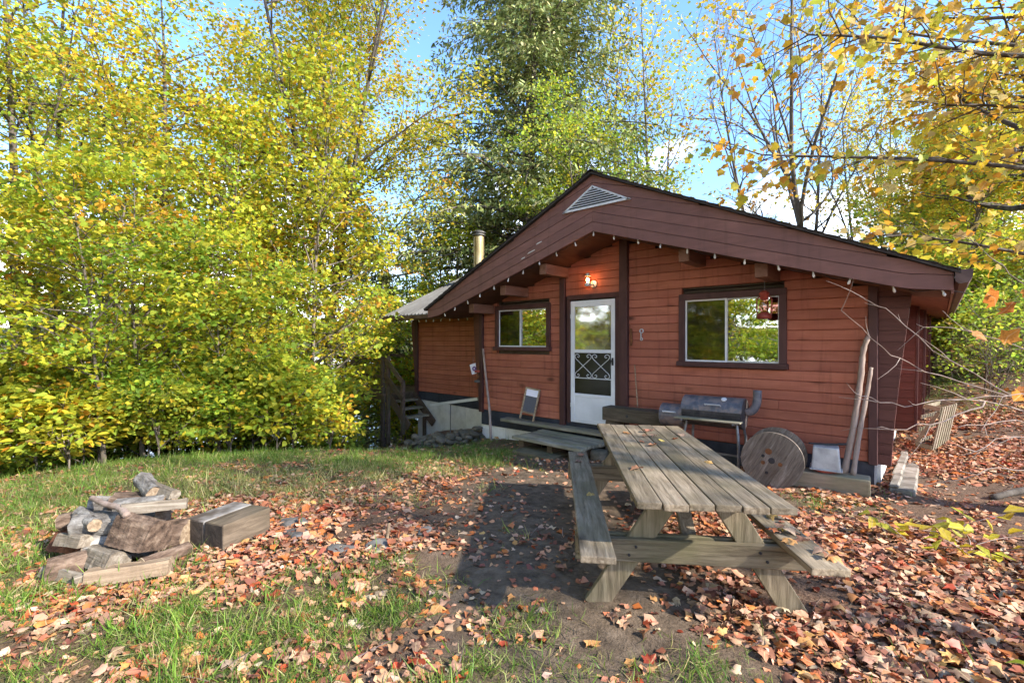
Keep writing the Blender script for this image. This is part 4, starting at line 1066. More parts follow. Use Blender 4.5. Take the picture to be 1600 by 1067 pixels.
# steps go down to the right along the wing wall
for i in range(3):
    z = -.20 - .19*i; x = -6.12 + .26*i
    if i: D(MB().box(x - .13, x + .16, .50, 1.22, z - .045, z), 'tread', 'deckwood')
    else: D(MB().box(x, x + .20, .50, 1.22, z - .045, z), 'tread', 'deckwood')
for y in (.44, 1.225): D(MB().bar((-6.18, y + .02, -.08), (-5.28, y + .02, -.80), .04, .22), 'stringer')
D(MB().box(-5.50, -5.41, .36, .44, -1.0, .38), 'newel_post'); D(MB().box(-6.16, -6.07, .36, .44, -1.3, .98), 'newel_post')
for dz in (0, -.42): D(MB().bar((-6.2, .345, .93 + dz), (-5.40, .345, .34 + dz), .035, .12), 'hand_rail')
D(MB().box(-5.75, -5.63, 1.24, 1.275, -1.4, -.45), 'post')

# ------------------------------------------------------------------ picnic table
TC = G(1.184, 3.73)
pt = empty('picnic_table', TC, rz=YAW - .092, rot=None, label='weathered grey picnic table with attached benches on the leafy yard', cat='picnic table')
pt.location.z = -.262
pt.rotation_euler = (0, R(.7), YAW - .092)
LT, WT, HT = 2.44, .83, .755
bw = WT / 6
for i in range(6):
    x = -WT/2 + bw*i
    l0 = -LT/2 + random.uniform(-.012, .012); l1 = LT/2 + random.uniform(-.012, .012)
    dz = random.uniform(-.003, .003)
    mb = MB(); mb.box(x + .003, x + bw - .003, l0, l1, HT - .038 + dz, HT + dz)
    mb.build('plank', M['table'], pt, bevel=.006, seg=2)
for s, off in ((-1, -.615), (1, .565)):
    mb = MB(); mb.box(off - .095, off + .095, -LT/2 - .03, LT/2 - .02, .425, .463)
    mb.build('bench', M['table'], pt, bevel=.006, seg=2)
for y in (-.84, .84):
    sg = 1 if y > 0 else -1
    for s in (-1, 1):
        MB().bar((s*.60, y, -.02), (s*.13, y, HT - .04), .04, .14, up=(1, 0, 0)).build('leg', M['table_z'], pt, bevel=.005)
    MB().box(-.72, .68, y + sg*.022, y + sg*.060, .285, .424).build('seat_beam', M['table_x'], pt, bevel=.005)
    MB().box(-.72, .68, y - sg*.060, y - sg*.022, .285, .424).build('seat_beam', M['table_x'], pt, bevel=.005)
    MB().box(-.38, .38, y - sg*.060, y - sg*.022, HT - .13, HT - .042).build('cleat', M['table_x'], pt, bevel=.004)
    MB().bar((0, y - sg*.08, .35), (0, sg*.30, HT - .05), .09, .04, up=(0, 0, 1)).build('brace', M['table'], pt, bevel=.004)
for y in (-.90, .90):
    for bx, bz in ((-.40, .33), (-.36, .38), (.40, .33), (.36, .38), (-.16, HT - .09), (.16, HT - .09)):
        yy = y + math.copysign(.003, y) if bz < .5 else math.copysign(.84 + .024, y)
        MB().tube([(bx, math.copysign(.8985, y) if bz < .5 else math.copysign(.859, y), bz), (bx, math.copysign(.907, y) if bz < .5 else math.copysign(.869, y), bz)], .009, 8).build('bolt', M['black'], pt)
MB().box(-.38, .38, -.03, .03, HT - .085, HT - .042).build('cleat', M['table_x'], pt)

# ------------------------------------------------------------------ firewood heap, block seat, fire pit stones
def log(X, Z, up, length, r, yaw, pitch, mat, label, kind='log', name='firewood_log', seed=0, endmat='split'):
    x, y = W(X, Z)
    o = empty(name, (x, y, H(x, y) + up), rot=(0, -pitch, YAW + yaw), label=label, cat='log', group='firewood heap')
    n, k = 22, 14; mb = MB(); rr = random.Random(seed)
    if kind == 'log':
        ring = [1 + rr.uniform(-.07, .07) + .04*math.sin(3*j*.57 + seed) for j in range(n)]
        vs = []
        for i in range(k):
            xx = -length/2 + length*i/(k-1); rad = r*(1 - .06*i/(k-1))
            for j in range(n):
                a = 2*math.pi*j/n; q = rad*ring[j]; vs.append((xx, q*math.cos(a), q*math.sin(a)))
        fs = [(i*n+j, i*n+(j+1) % n, (i+1)*n+(j+1) % n, (i+1)*n+j) for i in range(k-1) for j in range(n)]
        mb.add(vs, fs); me_ = mb.mesh('bark', M[mat], smooth=True); roughen(me_, r*.12, 5/r*.09, seed); roughen(me_, r*.07, 40, seed + 50); link('bark', me_, o)
        for e in (0, k-1):
            em = MB(); xx = -length/2 + length*e/(k-1) + (.002 if e == 0 else -.002)
            em.prism([(xx, .97*r*(1 - .06*e/(k-1))*ring[j]*math.cos(2*math.pi*j/n), .97*r*(1 - .06*e/(k-1))*ring[j]*math.sin(2*math.pi*j/n)) for j in range(n)], (.004 if e else -.004, 0, 0))
            em.build('sawn_end', M[endmat], o)
    else:                                                # a split billet: bark on the curved side
        P = [(r*math.cos(a), r*math.sin(a)) for a in np.linspace(-.15, math.pi*.62, 6)] + [(-r*.95, -r*.35), (r*.55, -r*.75)]
        P = [(a*(1 + rr.uniform(-.1, .1)), b_*(1 + rr.uniform(-.1, .1))) for a, b_ in P]; n = len(P); vs = []
        for i in range(k):
            xx = -length/2 + length*i/(k-1)
            for a, b_ in P: vs.append((xx, a, b_))
        mb.add(vs, [(i*n+j, i*n+(j+1) % n, (i+1)*n+(j+1) % n, (i+1)*n+j) for i in range(k-1) for j in range(n)] + [tuple(range(n))[::-1], tuple(range((k-1)*n, k*n))])
        me_ = mb.mesh('billet', M[mat]); roughen(me_, r*.14, 4/r*.10, seed); roughen(me_, r*.07, 35, seed + 50); link('billet', me_, o)
    return o
log(-2.646, 3.294, 0.050, 0.49, 0.073, R(16), R(3), 'split', 'long pale split log at the front of the firewood heap', 'split', seed=1)
log(-2.732, 3.483, 0.244, 0.31, 0.140, R(-12), R(-6), 'bark_brown', 'thick squat brown log at the right of the heap', 'split', seed=2)
log(-3.076, 3.618, 0.287, 0.41, 0.095, R(8), R(2), 'bark_grey', 'silvery barked log in the middle of the heap', seed=3)
log(-2.973, 3.888, 0.464, 0.37, 0.069, R(-40), R(-8), 'bark_grey', 'grey ribbed log lying on top of the heap', seed=4)
log(-2.973, 3.834, 0.354, 0.41, 0.095, R(12), R(0), 'bark_brown', 'brown barked log under the top of the heap', seed=5)
log(-3.351, 3.762, 0.287, 0.37, 0.062, R(20), R(10), 'bark_brown', 'thin dark log end at the left top of the heap', seed=6)
log(-2.904, 3.384, 0.100, 0.33, 0.090, R(-28), R(0), 'split_grey', 'short split log low in the heap under the squat brown one', 'split', seed=7)
log(-3.111, 3.402, 0.055, 0.31, 0.106, R(40), R(0), 'bark_brown', 'dark round log at the left foot of the heap', seed=8, endmat='rotten')
log(-3.291, 3.654, 0.110, 0.52, 0.095, R(-15), R(0), 'rotten', 'rotten red brown log at the left of the heap', 'split', seed=9)
log(-2.904, 3.780, 0.120, 0.62, 0.123, R(5), R(0), 'bark_brown', 'big brown log at the core of the heap', seed=10)
log(-2.887, 3.708, 0.403, 0.37, 0.056, R(6), R(4), 'bark_grey', 'pale grey log end behind the squat brown one', seed=11)
log(-3.420, 3.915, 0.080, 0.46, 0.090, R(60), R(0), 'rotten', 'crumbling log at the back left of the heap', seed=12)
log(-2.870, 3.258, 0.030, 0.21, 0.056, R(55), R(0), 'split_grey', 'small pale split piece before the heap', 'split', seed=13)
log(-3.033, 3.474, 0.070, 0.27, 0.034, R(35), R(12), 'split', 'thin pale splinter poking out of the heap', 'split', seed=14)
p = [G(-3.24, 3.66, .47), G(-3.08, 3.58, .45), G(-2.92, 3.53, .43), G(-2.80, 3.45, .40)]
log(-3.007, 3.762, .26, .50, .10, R(-4), R(3), 'bark_grey', 'big grey log in the upper heap behind the silvery one', seed=21)
log(-2.95, 3.618, .12, .44, .11, R(18), R(0), 'bark_grey', 'grey log wedged under the squat brown one', seed=22)
log(-3.179, 3.816, .36, .34, .06, R(30), R(-8), 'bark_grey', 'short pale grey log at the upper left of the heap', seed=23)
log(-3.248, 3.510, .20, .30, .055, R(-20), R(5), 'split_grey', 'weathered split log at the left of the silvery one', 'split', seed=24)
for q_, (X, Z, up, L_, r_, yw, mt, kd, lab) in enumerate([(-2.72, 3.62, .40, .40, .05, 30, 'split_grey', 'split', 'thin grey split log on top of the squat brown one'), (-2.82, 3.82, .47, .42, .045, -30, 'split_grey', 'split', 'thin grey split log across the top of the heap'),
    (-3.22, 3.60, .33, .36, .05, -35, 'bark_grey', 'log', 'thin grey log at the left shoulder of the heap'), (-2.55, 3.50, .07, .34, .05, 70, 'bark_brown', 'log', 'thin brown log end at the right foot of the heap'), (-3.08, 3.28, .04, .40, .045, -12, 'split_grey', 'split', 'thin weathered split log at the left front of the heap')]):
    log(X, Z, up, L_, r_, R(yw), R(-3), mt, lab, kd, seed=40 + q_)
stick('branch', p, (.018, .026), 'branchwood', 'bare pale crooked branch lying over the firewood heap', 'branch')

bs = empty('block_seat', G(-2.37, 3.98), rz=YAW + R(69), label='block seat of two dark squared timbers on the lawn', cat='block')
for i, mt in ((0, 'tie'), (1, 'painted_timber')):
    me_ = MB().box(-.22, .22, -.215 + .215*i, -.003 + .215*i, -.03, .215).mesh('timber', M[mt], bevel=.012, seg=2); roughen(me_, .005, 5, i)
    link('timber', me_, bs)
    MB().box(-.2235, -.2195, -.205 + .215*i, -.013 + .215*i, -.03, .204).build('charred_end', M['charred'], bs)

for i, (X, Z, r, sc_, lab) in enumerate(((-1.80, 3.98, .14, .2, 'flat pale grey fire pit stone next to the block seat'), (-1.95, 4.28, .15, .35, 'dark grey fire pit stone behind the flat pale one'), (-1.05, 3.72, .11, .16, 'flat grey fire pit stone half buried in leaves'), (-1.32, 3.66, .09, .25, 'small dark fire pit stone in the leaves'), (-.75, 4.1, .08, .2, 'low grey fire pit stone at the right of the ring'))):
    me_ = stone(r, 90 + i, sc_); me_.materials.append(M['pitstone']); o = link('pit_stone', me_); o.location = G(X, Z, .015); o.rotation_euler = (0, 0, i*1.3); tag(o, lab, 'stone', 'fire pit stones')
stick('stake', [G(-1.02, 3.85, -.02), G(-1.01, 3.86, .06), G(-1.0, 3.87, .14)], (.014, .012), 'split', 'short pale stake standing in the fire pit leaves', 'stake')
stick('fallen_log', [G(5.0, 4.95, .02), G(5.6, 5.0, .04), G(6.8, 4.9, .05)], (.03, .045), 'bark_tree', 'dark fallen branch lying on the leaves at the right', 'branch')
0 and stick('mossy_log', [G(9.5, 10.6, .08), G(11.2, 9.9, .12), G(14.0, 9.2, .12)], (.13, .16), 'moss', 'mossy fallen log on the leafy bank at right', 'log')
# ------------------------------------------------------------------ trees
def curve_pts(p, d, L, n, rng, bend=.15, lift=0.0):
    P = [p.copy()]; d = d.copy()
    for i in range(n):
        d = d + rng.normal(size=3) * bend; d[2] += lift
        d = d / np.linalg.norm(d); P.append(P[-1] + d * (L / n))
    return P
def make_tree(seed, H_, r0, base=.25, spread=3.0, nlimb=26, up=38, shape='oval', lean=(0, 0), twig=True, bend=.14, lift=.03, wob=.02, forks=0, minr=.006, sec=(.35, .55), sub=1.0):
    """wood as one mesh builder plus the points where leaf sprays sit"""
    rng = np.random.default_rng(seed); mb = MB(); sp = []
    stems = []
    nst = 12
    def stem(p0, d0, L, r):
        P = [np.array(p0, float)]; d = np.array(d0, float)
        for i in range(nst):
            d = d + rng.normal(size=3) * wob; d[2] += .02; d /= np.linalg.norm(d); P.append(P[-1] + d * L / nst)
        rad = [r * (1 - .92 * (i / nst) ** .9) + .004 for i in range(nst + 1)]
        rad[0] *= 1.35
        mb.tube(P, rad, 8); stems.append((P, rad, L))
    stem((0, 0, -.3), (lean[0], lean[1], 1), H_ + .3, r0)
    for k in range(forks):
        P, rad, L = stems[0]; i = int(nst * rng.uniform(.25, .5)); a = rng.uniform(0, 6.28); e = rng.uniform(.25, .5)
        stem(P[i], (math.cos(a) * e, math.sin(a) * e, 1), (H_ - P[i][2]) * rng.uniform(.75, .95), rad[i] * .75)
    ga = rng.uniform(0, 6.28)
    for P, rad, L in stems:
        top = P[-1][2]; nl = max(4, int(nlimb / len(stems)))
        for j in range(nl):
            t = (j + rng.uniform(0, .8)) / nl; z = (base + (1 - base) * t) * H_
            if z > top - .1 or z < P[0][2] + .2: continue
            f = np.interp(z, [q[2] for q in P], np.arange(len(P))); i = min(int(f), len(P) - 2); p = P[i] + (P[i+1] - P[i]) * (f - i)
            ga += 2.4 + rng.normal() * .35
            prof = {'oval': math.sin(math.pi * (.18 + .78 * t)) ** .8, 'cone': 1.05 - .93 * t, 'vase': .45 + .75 * math.sin(math.pi * (.1 + .72 * t)), 'wide': 1.0 - .55 * t ** 2}[shape]
            LL = spread * prof * rng.uniform(.75, 1.15); e = R(up + rng.normal() * 9 + 22 * t * (shape != 'cone'))
            d = np.array([math.cos(ga) * math.cos(e), math.sin(ga) * math.cos(e), math.sin(e)])
            n = 7; Q = curve_pts(p, d, LL, n, rng, bend, lift if shape != 'cone' else -.03)
            lr = max(minr, min(rad[i] * .55, .018 * LL + .006))
            mb.tube(Q, [lr * (1 - .85 * q / n) + .002 for q in range(n + 1)], 5)
            sp.append((Q[-1], Q[-1] - Q[-2], 1.0))
            ns = max(2, int(LL * 2.6 * sub))
            for q in range(ns):
                s = .22 + .75 * (q + rng.uniform(0, .9)) / ns
                fi = s * n; ii = min(int(fi), n - 1); pp = Q[ii] + (Q[ii+1] - Q[ii]) * (fi - ii); dd = Q[ii+1] - Q[ii]; dd = dd / np.linalg.norm(dd)
                sd = np.cross(dd, [0, 0, 1]); sd /= max(np.linalg.norm(sd), 1e-6); sg = 1 if q % 2 else -1
                sdv = dd * rng.uniform(.5, .9) + sd * sg * rng.uniform(.5, .9) + np.array([0, 0, rng.normal() * .18 + .05])
                l2 = LL * rng.uniform(*sec) * (1 - .6 * s) + .15
                Q2 = curve_pts(pp, sdv / np.linalg.norm(sdv), l2, 4, rng, bend, 0)
                if twig: mb.tube(Q2, [max(.0035, lr * .4 * (1 - .8 * w / 4)) for w in range(5)], 4, cap=False)
                for w in (1, 2, 3, 4): sp.append((Q2[w], Q2[w] - Q2[w-1], .55 + .12 * w))
    return mb, sp, rng

def crown(name, sp, rng, n, size, cols, wts, r=.30, flat=.35, shape=KITE, tris=KITE_T, up=.9, orange=None, jit=.2, sun_up=None, mat='leaf', droop=.3):
    """leaves gathered in loose flat sprays round the twig ends; each spray has its own mix of colours"""
    C = np.array([s[0] for s in sp]); D = unit(np.array([s[1] for s in sp])); wt = np.array([s[2] for s in sp])
    idx = rng.choice(len(sp), n, p=wt / wt.sum())
    off = rng.normal(size=(n, 3)) * np.array([r, r, r * flat])
    pos = C[idx] + off
    nrm = unit(np.array([0, 0, up]) + rng.normal(size=(n, 3)) * .55)
    tip = unit(D[idx] * .6 + off * np.array([1, 1, .3]) / max(r, .01) * .6 + rng.normal(size=(n, 3)) * .4 + np.array([0, 0, -droop]))
    base = rng.choice(len(cols), len(sp), p=np.array(wts) / sum(wts))
    # neighbouring sprays share a colour
    cell = np.floor(C / 1.1).astype(int); hs = (cell[:, 0] * 73 + cell[:, 1] * 151 + cell[:, 2] * 31) % 97 / 97.0
    cw = np.cumsum(np.array(wts) / sum(wts)); near = np.searchsorted(cw, hs).clip(0, len(cols) - 1)
    pick = np.where(rng.random(len(sp)) < .55, near, base)[idx]
    rnd = rng.choice(len(cols), n, p=np.array(wts) / sum(wts)); pick = np.where(rng.random(n) < .3, rnd, pick)
    col = np.array(cols)[pick] * (1 + jit * rng.normal(size=(n, 1))) * (1 + .05 * rng.normal(size=(n, 3)))
    sz = size * np.clip(rng.normal(1, .22, n), .5, 1.6)
    return leaf_mesh(name, pos, nrm, sz, np.clip(col, .004, .85), shape, tris, M[mat], rng, tip=tip)

YG, GR, YE, OR, LG, BR = (.50, .50, .045), (.23, .34, .04), (.70, .54, .045), (.66, .34, .04), (.36, .45, .05), (.36, .20, .06)
def tree_obj(name, cat, mb, crown_me, bark, label, group, loc=(0, 0, -500)):
    t = empty(name, loc, label=label, cat=cat, group=group)
    mb.build('trunk', M[bark], t, smooth=True)
    if crown_me is not None: link('crown', crown_me, t)
    return t

protos = {}
def proto(key, name, cat, bark, group, wood_args, crown_args):
    mb, sp, rng = make_tree(**wood_args)
    cm = crown('crown', sp, rng, **crown_args) if crown_args else None
    protos[key] = [tree_obj(name, cat, mb, cm, bark, None, group), 0]
def put(key, X, Z, label, s=1.0, rz=None, tilt=(0, 0), dz=0.0):
    src, used = protos[key]
    x, y = W(X, Z); loc = (x, y, H(x, y) - .05 + dz); rz = random.uniform(0, 6.28) if rz is None else rz
    if not used:
        src.location = loc; src.rotation_euler = (tilt[0], tilt[1], rz); src.scale = (s,)*3; src['label'] = label; protos[key][1] = 1; return src
    return dup(src, loc, rz, s, label, tilt)

SAPG, BIGG, EVG, BAREG, SHG = 'maple saplings along the lawn edge', 'autumn trees round the cabin', 'evergreens behind the cabin', 'nearly bare trees behind the cabin', 'low bushes round the yard'
proto('sapA', 'maple_sapling', 'sapling', 'bark_pale', SAPG, dict(seed=1, H_=5.6, r0=.045, base=.20, spread=1.9, nlimb=30, up=22, shape='oval', wob=.03, minr=.005), dict(n=4300, size=.084, cols=[YG, LG, GR, YE, OR], wts=[4.5, 4.5, 2.4, 2, .5], r=.20, flat=.16, shape=MAPLE6, tris=MAPLE6_T))
proto('sapB', 'maple_sapling', 'sapling', 'bark_pale', SAPG, dict(seed=2, H_=4.2, r0=.035, base=.06, spread=1.7, nlimb=26, up=20, shape='wide', wob=.04, minr=.005), dict(n=4500, size=.084, cols=[YG, LG, GR, YE, OR], wts=[4, 4, 2.6, 1.8, .4], r=.19, flat=.16, shape=MAPLE6, tris=MAPLE6_T))
proto('sapC', 'maple_sapling', 'sapling', 'bark_pale', SAPG, dict(seed=3, H_=9.0, r0=.06, base=.10, spread=2.1, nlimb=46, up=26, shape='oval', wob=.03, minr=.005), dict(n=6300, size=.085, cols=[YE, YG, OR, LG, GR], wts=[3, 5, .7, 4, 1.2], r=.22, flat=.16, shape=MAPLE6, tris=MAPLE6_T))
proto('bushA', 'bush', 'bush', 'bark_pale', SHG, dict(seed=4, H_=1.5, r0=.018, base=.05, spread=.85, nlimb=22, up=35, shape='wide', forks=3, minr=.003, sub=1.6), dict(n=1500, size=.095, cols=[GR, LG, YG, YE], wts=[4, 4, 3, 1.5], r=.14, flat=.6, shape=OVAL, tris=OVAL_T))
proto('bushB', 'bush', 'bush', 'bark_pale', SHG, dict(seed=5, H_=1.1, r0=.015, base=.05, spread=.8, nlimb=20, up=30, shape='wide', forks=3, minr=.003, sub=1.6), dict(n=900, size=.12, cols=[YE, YG, OR, LG, (.50, .32, .12)], wts=[2.5, 4, .8, 4, .6], r=.15, flat=.5, shape=OVAL, tris=OVAL_T))
proto('mapleA', 'maple_tree', 'tree', 'bark_tree', BIGG, dict(seed=6, H_=17, r0=.135, base=.12, spread=3.8, nlimb=62, up=48, shape='vase', forks=3, lift=.04, wob=.025), dict(n=56000, size=.10, cols=[YG, YE, LG, OR, GR], wts=[5, 3.4, 2.4, .7, .6], r=.30, flat=.4))
proto('mapleB', 'maple_tree', 'tree', 'bark_tree', BIGG, dict(seed=7, H_=11.5, r0=.14, base=.2, spread=3.0, nlimb=40, up=35, shape='oval', forks=1), dict(n=12500, size=.105, cols=[OR, YE, YG, LG, BR], wts=[2.4, 4, 4, 1.6, .5], r=.28, flat=.35))
proto('mapleC', 'maple_tree', 'tree', 'bark_tree', BIGG, dict(seed=8, H_=14, r0=.17, base=.25, spread=3.6, nlimb=44, up=38, shape='oval', forks=2), dict(n=14000, size=.105, cols=[LG, YG, GR, YE, OR], wts=[3.5, 4, 2, 2.2, .8], r=.30, flat=.38))
proto('beech', 'beech_tree', 'tree', 'bark_tree', BIGG, dict(seed=9, H_=11.5, r0=.13, base=.2, spread=3.5, nlimb=40, up=34, shape='wide', forks=2), dict(n=11500, size=.12, cols=[YG, LG, GR, YE], wts=[4, 4, 3, 1.8], r=.26, flat=.3))
proto('gold', 'maple_tree', 'tree', 'bark_tree', BIGG, dict(seed=10, H_=12, r0=.17, base=.28, spread=4.3, nlimb=34, up=14, shape='wide', forks=1, lift=.01), dict(n=12000, size=.125, cols=[YE, (.66, .40, .02), OR, YG], wts=[5, 4, 2.4, 1.2], r=.27, flat=.2))
proto('sparse', 'thin_tree', 'tree', 'bark_tree', BIGG, dict(seed=12, H_=15, r0=.12, base=.3, spread=2.6, nlimb=40, up=45, shape='vase', forks=2), dict(n=3600, size=.15, cols=[YE, YG, OR, LG], wts=[3, 4, 1, 2], r=.28, flat=.5))
proto('bare', 'bare_tree', 'tree', 'bark_tree', BAREG, dict(seed=14, H_=16, r0=.15, base=.2, spread=4.6, nlimb=46, up=48, shape='vase', forks=4, lift=.05, bend=.2, wob=.06, minr=.009, sub=1.0), dict(n=900, size=.17, cols=[OR, YE, BR], wts=[4, 3, 2], r=.3, flat=.4))
proto('bareB', 'bare_tree', 'tree', 'bark_tree', BAREG, dict(seed=15, H_=13, r0=.10, base=.3, spread=2.2, nlimb=26, up=45, shape='vase', forks=1, lift=.04, bend=.2, wob=.05, minr=.008), dict(n=900, size=.16, cols=[YE, OR, YG], wts=[4, 2, 2], r=.3, flat=.4))

proto('brush', 'brushy_shrub', 'shrub', 'bark_pale', SHG, dict(seed=18, H_=1.7, r0=.012, base=.04, spread=1.2, nlimb=30, up=40, shape='wide', forks=5, minr=.004, sub=1.7, bend=.2, wob=.08), dict(n=700, size=.085, cols=[LG, YG, GR, (.40, .26, .10)], wts=[4, 3, 3, 1], r=.16, flat=.6, shape=OVAL, tris=OVAL_T))
# hemlock: tiers of drooping flat boughs
def hemlock(seed, H_, r0, spread, nb, nleaf, base=.08):
    rng = np.random.default_rng(seed); mb = MB(); sp = []
    P = [np.array([0, 0, -.3]) + np.array([.05 * math.sin(i), .05 * math.cos(i * 1.3), (H_ + .3) * i / 14]) for i in range(15)]
    mb.tube(P, [r0 * (1.15 - i / 14 * 1.1) + .01 for i in range(15)], 8)
    for j in range(nb):
        t = (j + rng.random()) / nb; z = H_ * (base + (1 - base) * t); a = rng.uniform(0, 6.28)
        L_ = spread * (1.02 - t ** 1.25) * rng.uniform(.6, 1.15) + .25
        d = np.array([math.cos(a), math.sin(a), .28 - .15 * t + rng.normal() * .12]); Q = [np.array([0, 0, z])]
        n = 7
        for i in range(n):
            d[2] -= .10; Q.append(Q[-1] + d / np.linalg.norm(d) * L_ / n)
        mb.tube(Q, [(.012 + .010 * L_) * (1 - .85 * q / n) for q in range(n + 1)], 4, cap=False)
        for q in range(1, n + 1):
            w = L_ * .30 * (1.15 - q / n) + .12
            dd = unit(Q[q] - Q[q-1]); sd = unit(np.cross(dd, [0, 0, 1]))
            for sg in (-1, 1):
                for f in (.35, .7, 1.0): sp.append((Q[q] + sd * sg * w * f + np.array([0, 0, -.10 * w * f]) + rng.normal(size=3) * .05, dd * .6 + sd * sg + np.array([0, 0, -.35]), .6 + w))
            sp.append((Q[q], dd, .8))
    HN = np.array([(0, 0), (.5, .25), (.42, .75), (0, 1), (-.42, .75), (-.5, .25)], float)
    C = np.array([s[0] for s in sp]); D = unit(np.array([s[1] for s in sp])); w = np.array([s[2] for s in sp]); idx = rng.choice(len(sp), nleaf, p=w / w.sum())
    pos = C[idx] + rng.normal(size=(nleaf, 3)) * np.array([.13, .13, .06])
    tip = unit(D[idx] + rng.normal(size=(nleaf, 3)) * .5 + np.array([0, 0, -.12])); nrm = unit(np.array([0, 0, 1]) + rng.normal(size=(nleaf, 3)) * .5)
    col = pal(rng, nleaf, [(.16, .21, .06), (.25, .29, .09), (.36, .38, .135), (.44, .42, .19)], [4, 4, 2.6, 1.2], .22)
    cm = leaf_mesh('crown', pos, nrm, .175 * np.clip(rng.normal(1, .25, nleaf), .5, 1.6), col, HN, OVAL_T, M['needle'], rng, tip=tip, wid=.34, curl=.2, fold=.0)
    return mb, cm
mb, cm = hemlock(31, 27, .32, 7.2, 300, 120000, base=.10); protos['hemA'] = [tree_obj('hemlock_tree', 'evergreen tree', mb, cm, 'bark_tree', None, EVG), 0]
mb, cm = hemlock(32, 11, .15, 3.0, 120, 14000, base=.05); protos['hemB'] = [tree_obj('hemlock_tree', 'evergreen tree', mb, cm, 'bark_tree', None, EVG), 0]

# edge of the lawn, left to right
S = put
S('sapB', -7.9, 6.9, 'leafy green maple sapling at the far left edge of the lawn', .85, 1.0)
S('sapA', -6.1, 7.1, 'yellow green maple sapling with a slim trunk behind the firewood heap', .78, 2.2)
S('sapA', -6.35, 8.2, 'pale trunked maple sapling leaning a little behind the left lawn edge', .9, 4.0, (0, R(4)))
S('sapB', -5.3, 8.6, 'bushy green maple sapling near the middle of the lawn edge', .92, .4)
S('sapC', -4.9, 11.6, 'slender yellow green maple sapling before the tall maple', 1.05, .8)
S('sapC', -6.1, 12.2, 'slender golden maple sapling left of the tall maple', 1.2, 2.9)
S('sapC', -4.5, 13.7, 'slender maple sapling with thin crown left of the deck', .95, 4.9)
S('sapC', -9.6, 12.2, 'slender tall maple sapling at the left of the woods', 1.2, 3.3)
S('sapC', -6.6, 10.4, 'taller orange and yellow maple sapling in the thicket', .85, 1.3)
S('sapB', -5.2, 9.8, 'low branched green maple sapling right of the thicket middle', .95, 3.0)
S('sapC', -8.4, 9.3, 'tall golden maple sapling at the left of the thicket', .85, 2.5)
S('sapA', -9.4, 8.2, 'wide yellow green maple sapling leaning in from the far left', .9, 5.5)
S('sapA', -5.3, 11.2, 'green gold maple sapling deep in the thicket', .95, .9)
S('sapA', -3.6, 17.2, 'yellow maple sapling seen over the deck rail', 1.0, 3.6)
S('sapB', -4.2, 16.2, 'green maple sapling behind the side deck', 1.0, 1.9)
for i, (X, Z, k, s, lab) in enumerate([(-7.1, 6.35, 'bushB', .95, 'low yellow bush at the far left of the lawn edge'), (-6.1, 6.55, 'bushB', .8, 'peach and yellow bush behind the firewood heap'), (-5.5, 7.4, 'bushA', .8, 'small green bush left of the pale sapling trunk'),
    (-5.6, 8.0, 'bushB', .85, 'yellow bush right of the pale sapling trunk'), (-4.75, 8.0, 'bushA', .75, 'green bush at the middle of the lawn edge'), (-4.1, 8.3, 'bushB', 1.0, 'golden bush at the lawn edge'), (-3.95, 8.6, 'bushA', 1.0, 'green bush with small leaves near the stone heap'),
    (-3.35, 8.75, 'bushB', .75, 'yellow bush beside the stone heap'), (-4.35, 10.3, 'bushA', 1.2, 'green bush below the side deck'), (-4.9, 9.0, 'bushA', 1.3, 'taller green bush behind the lawn edge'), (-6.6, 7.6, 'bushA', 1.1, 'green bush behind the peach bush'), (-8.90, 9.40, 'bushA', 1.30, 'shaded green bush under the golden saplings at far left'), (-8.00, 9.90, 'bushB', 1.30, 'shaded yellow bush under the golden saplings'), (-7.20, 9.20, 'bushA', 1.25, 'shaded green bush left of the thicket middle'), (-6.50, 9.50, 'bushA', 1.30, 'shaded green bush in the thicket middle'), (-5.80, 10.30, 'bushB', 1.40, 'shaded yellow bush in the thicket middle'), (-5.30, 9.40, 'bushA', 1.15, 'shaded green bush right of the thicket middle'), (-4.60, 9.50, 'bushB', 1.10, 'shaded yellow bush near the right end of the thicket'), (-4.90, 10.40, 'bushA', 1.40, 'shaded green bush near the right end of the thicket'), (-9.60, 10.60, 'bushA', 1.50, 'shaded green bush deep at the left picture edge'), (-7.40, 10.90, 'bushA', 1.50, 'shaded green bush deep in the left thicket'), (-6.9, 6.9, 'bushA', .9, 'green bush between the peach bush and the far left'), (-5.0, 8.35, 'bushB', .9, 'yellow bush half hidden at the lawn edge middle'), (-4.5, 8.7, 'bushA', .95, 'dense green bush behind the golden one'), (-5.9, 7.7, 'bushA', .95, 'dense green bush beside the pale trunk'), (-6.4, 7.1, 'bushB', .9, 'yellow bush behind the peach one'), (-7.6, 7.5, 'bushA', 1.2, 'leafy green bush behind the far left bush'), (-8.1, 6.6, 'bushA', 1.1, 'green bush at the picture edge on the left'),
    (-3.5, 15.6, 'bushA', 1.7, 'green bush showing behind the deck steps'), (-5.2, 12.0, 'bushA', 1.5, 'big green bush at the left end of the deck'), (-2.9, 16.2, 'bushB', 1.9, 'yellow bush seen through the deck rail'), (-4.4, 18.0, 'bushA', 2.4, 'big green bush behind the deck rail'), (-5.9, 9.2, 'bushA', 1.3, 'dim green bush in the shade of the saplings')]):
    S(k, X, Z, lab, s)
rng = np.random.default_rng(61); n = 15000; Xu = rng.uniform(-14, -3.3, n); Zu = rng.uniform(9.0, 13.5, n); Xu *= Zu / 10.5
Xu = np.concatenate([Xu, rng.uniform(-11.5, -7.1, 4500)]); Zu = np.concatenate([Zu, rng.uniform(6.6, 9.2, 4500)]); n = len(Xu)
xu, yu = W(Xu, Zu); ku = ~((xu > -10) & (yu > -.2) & (xu < -5) & (yu < 4)); xu, yu = xu[ku], yu[ku]; n = len(xu)
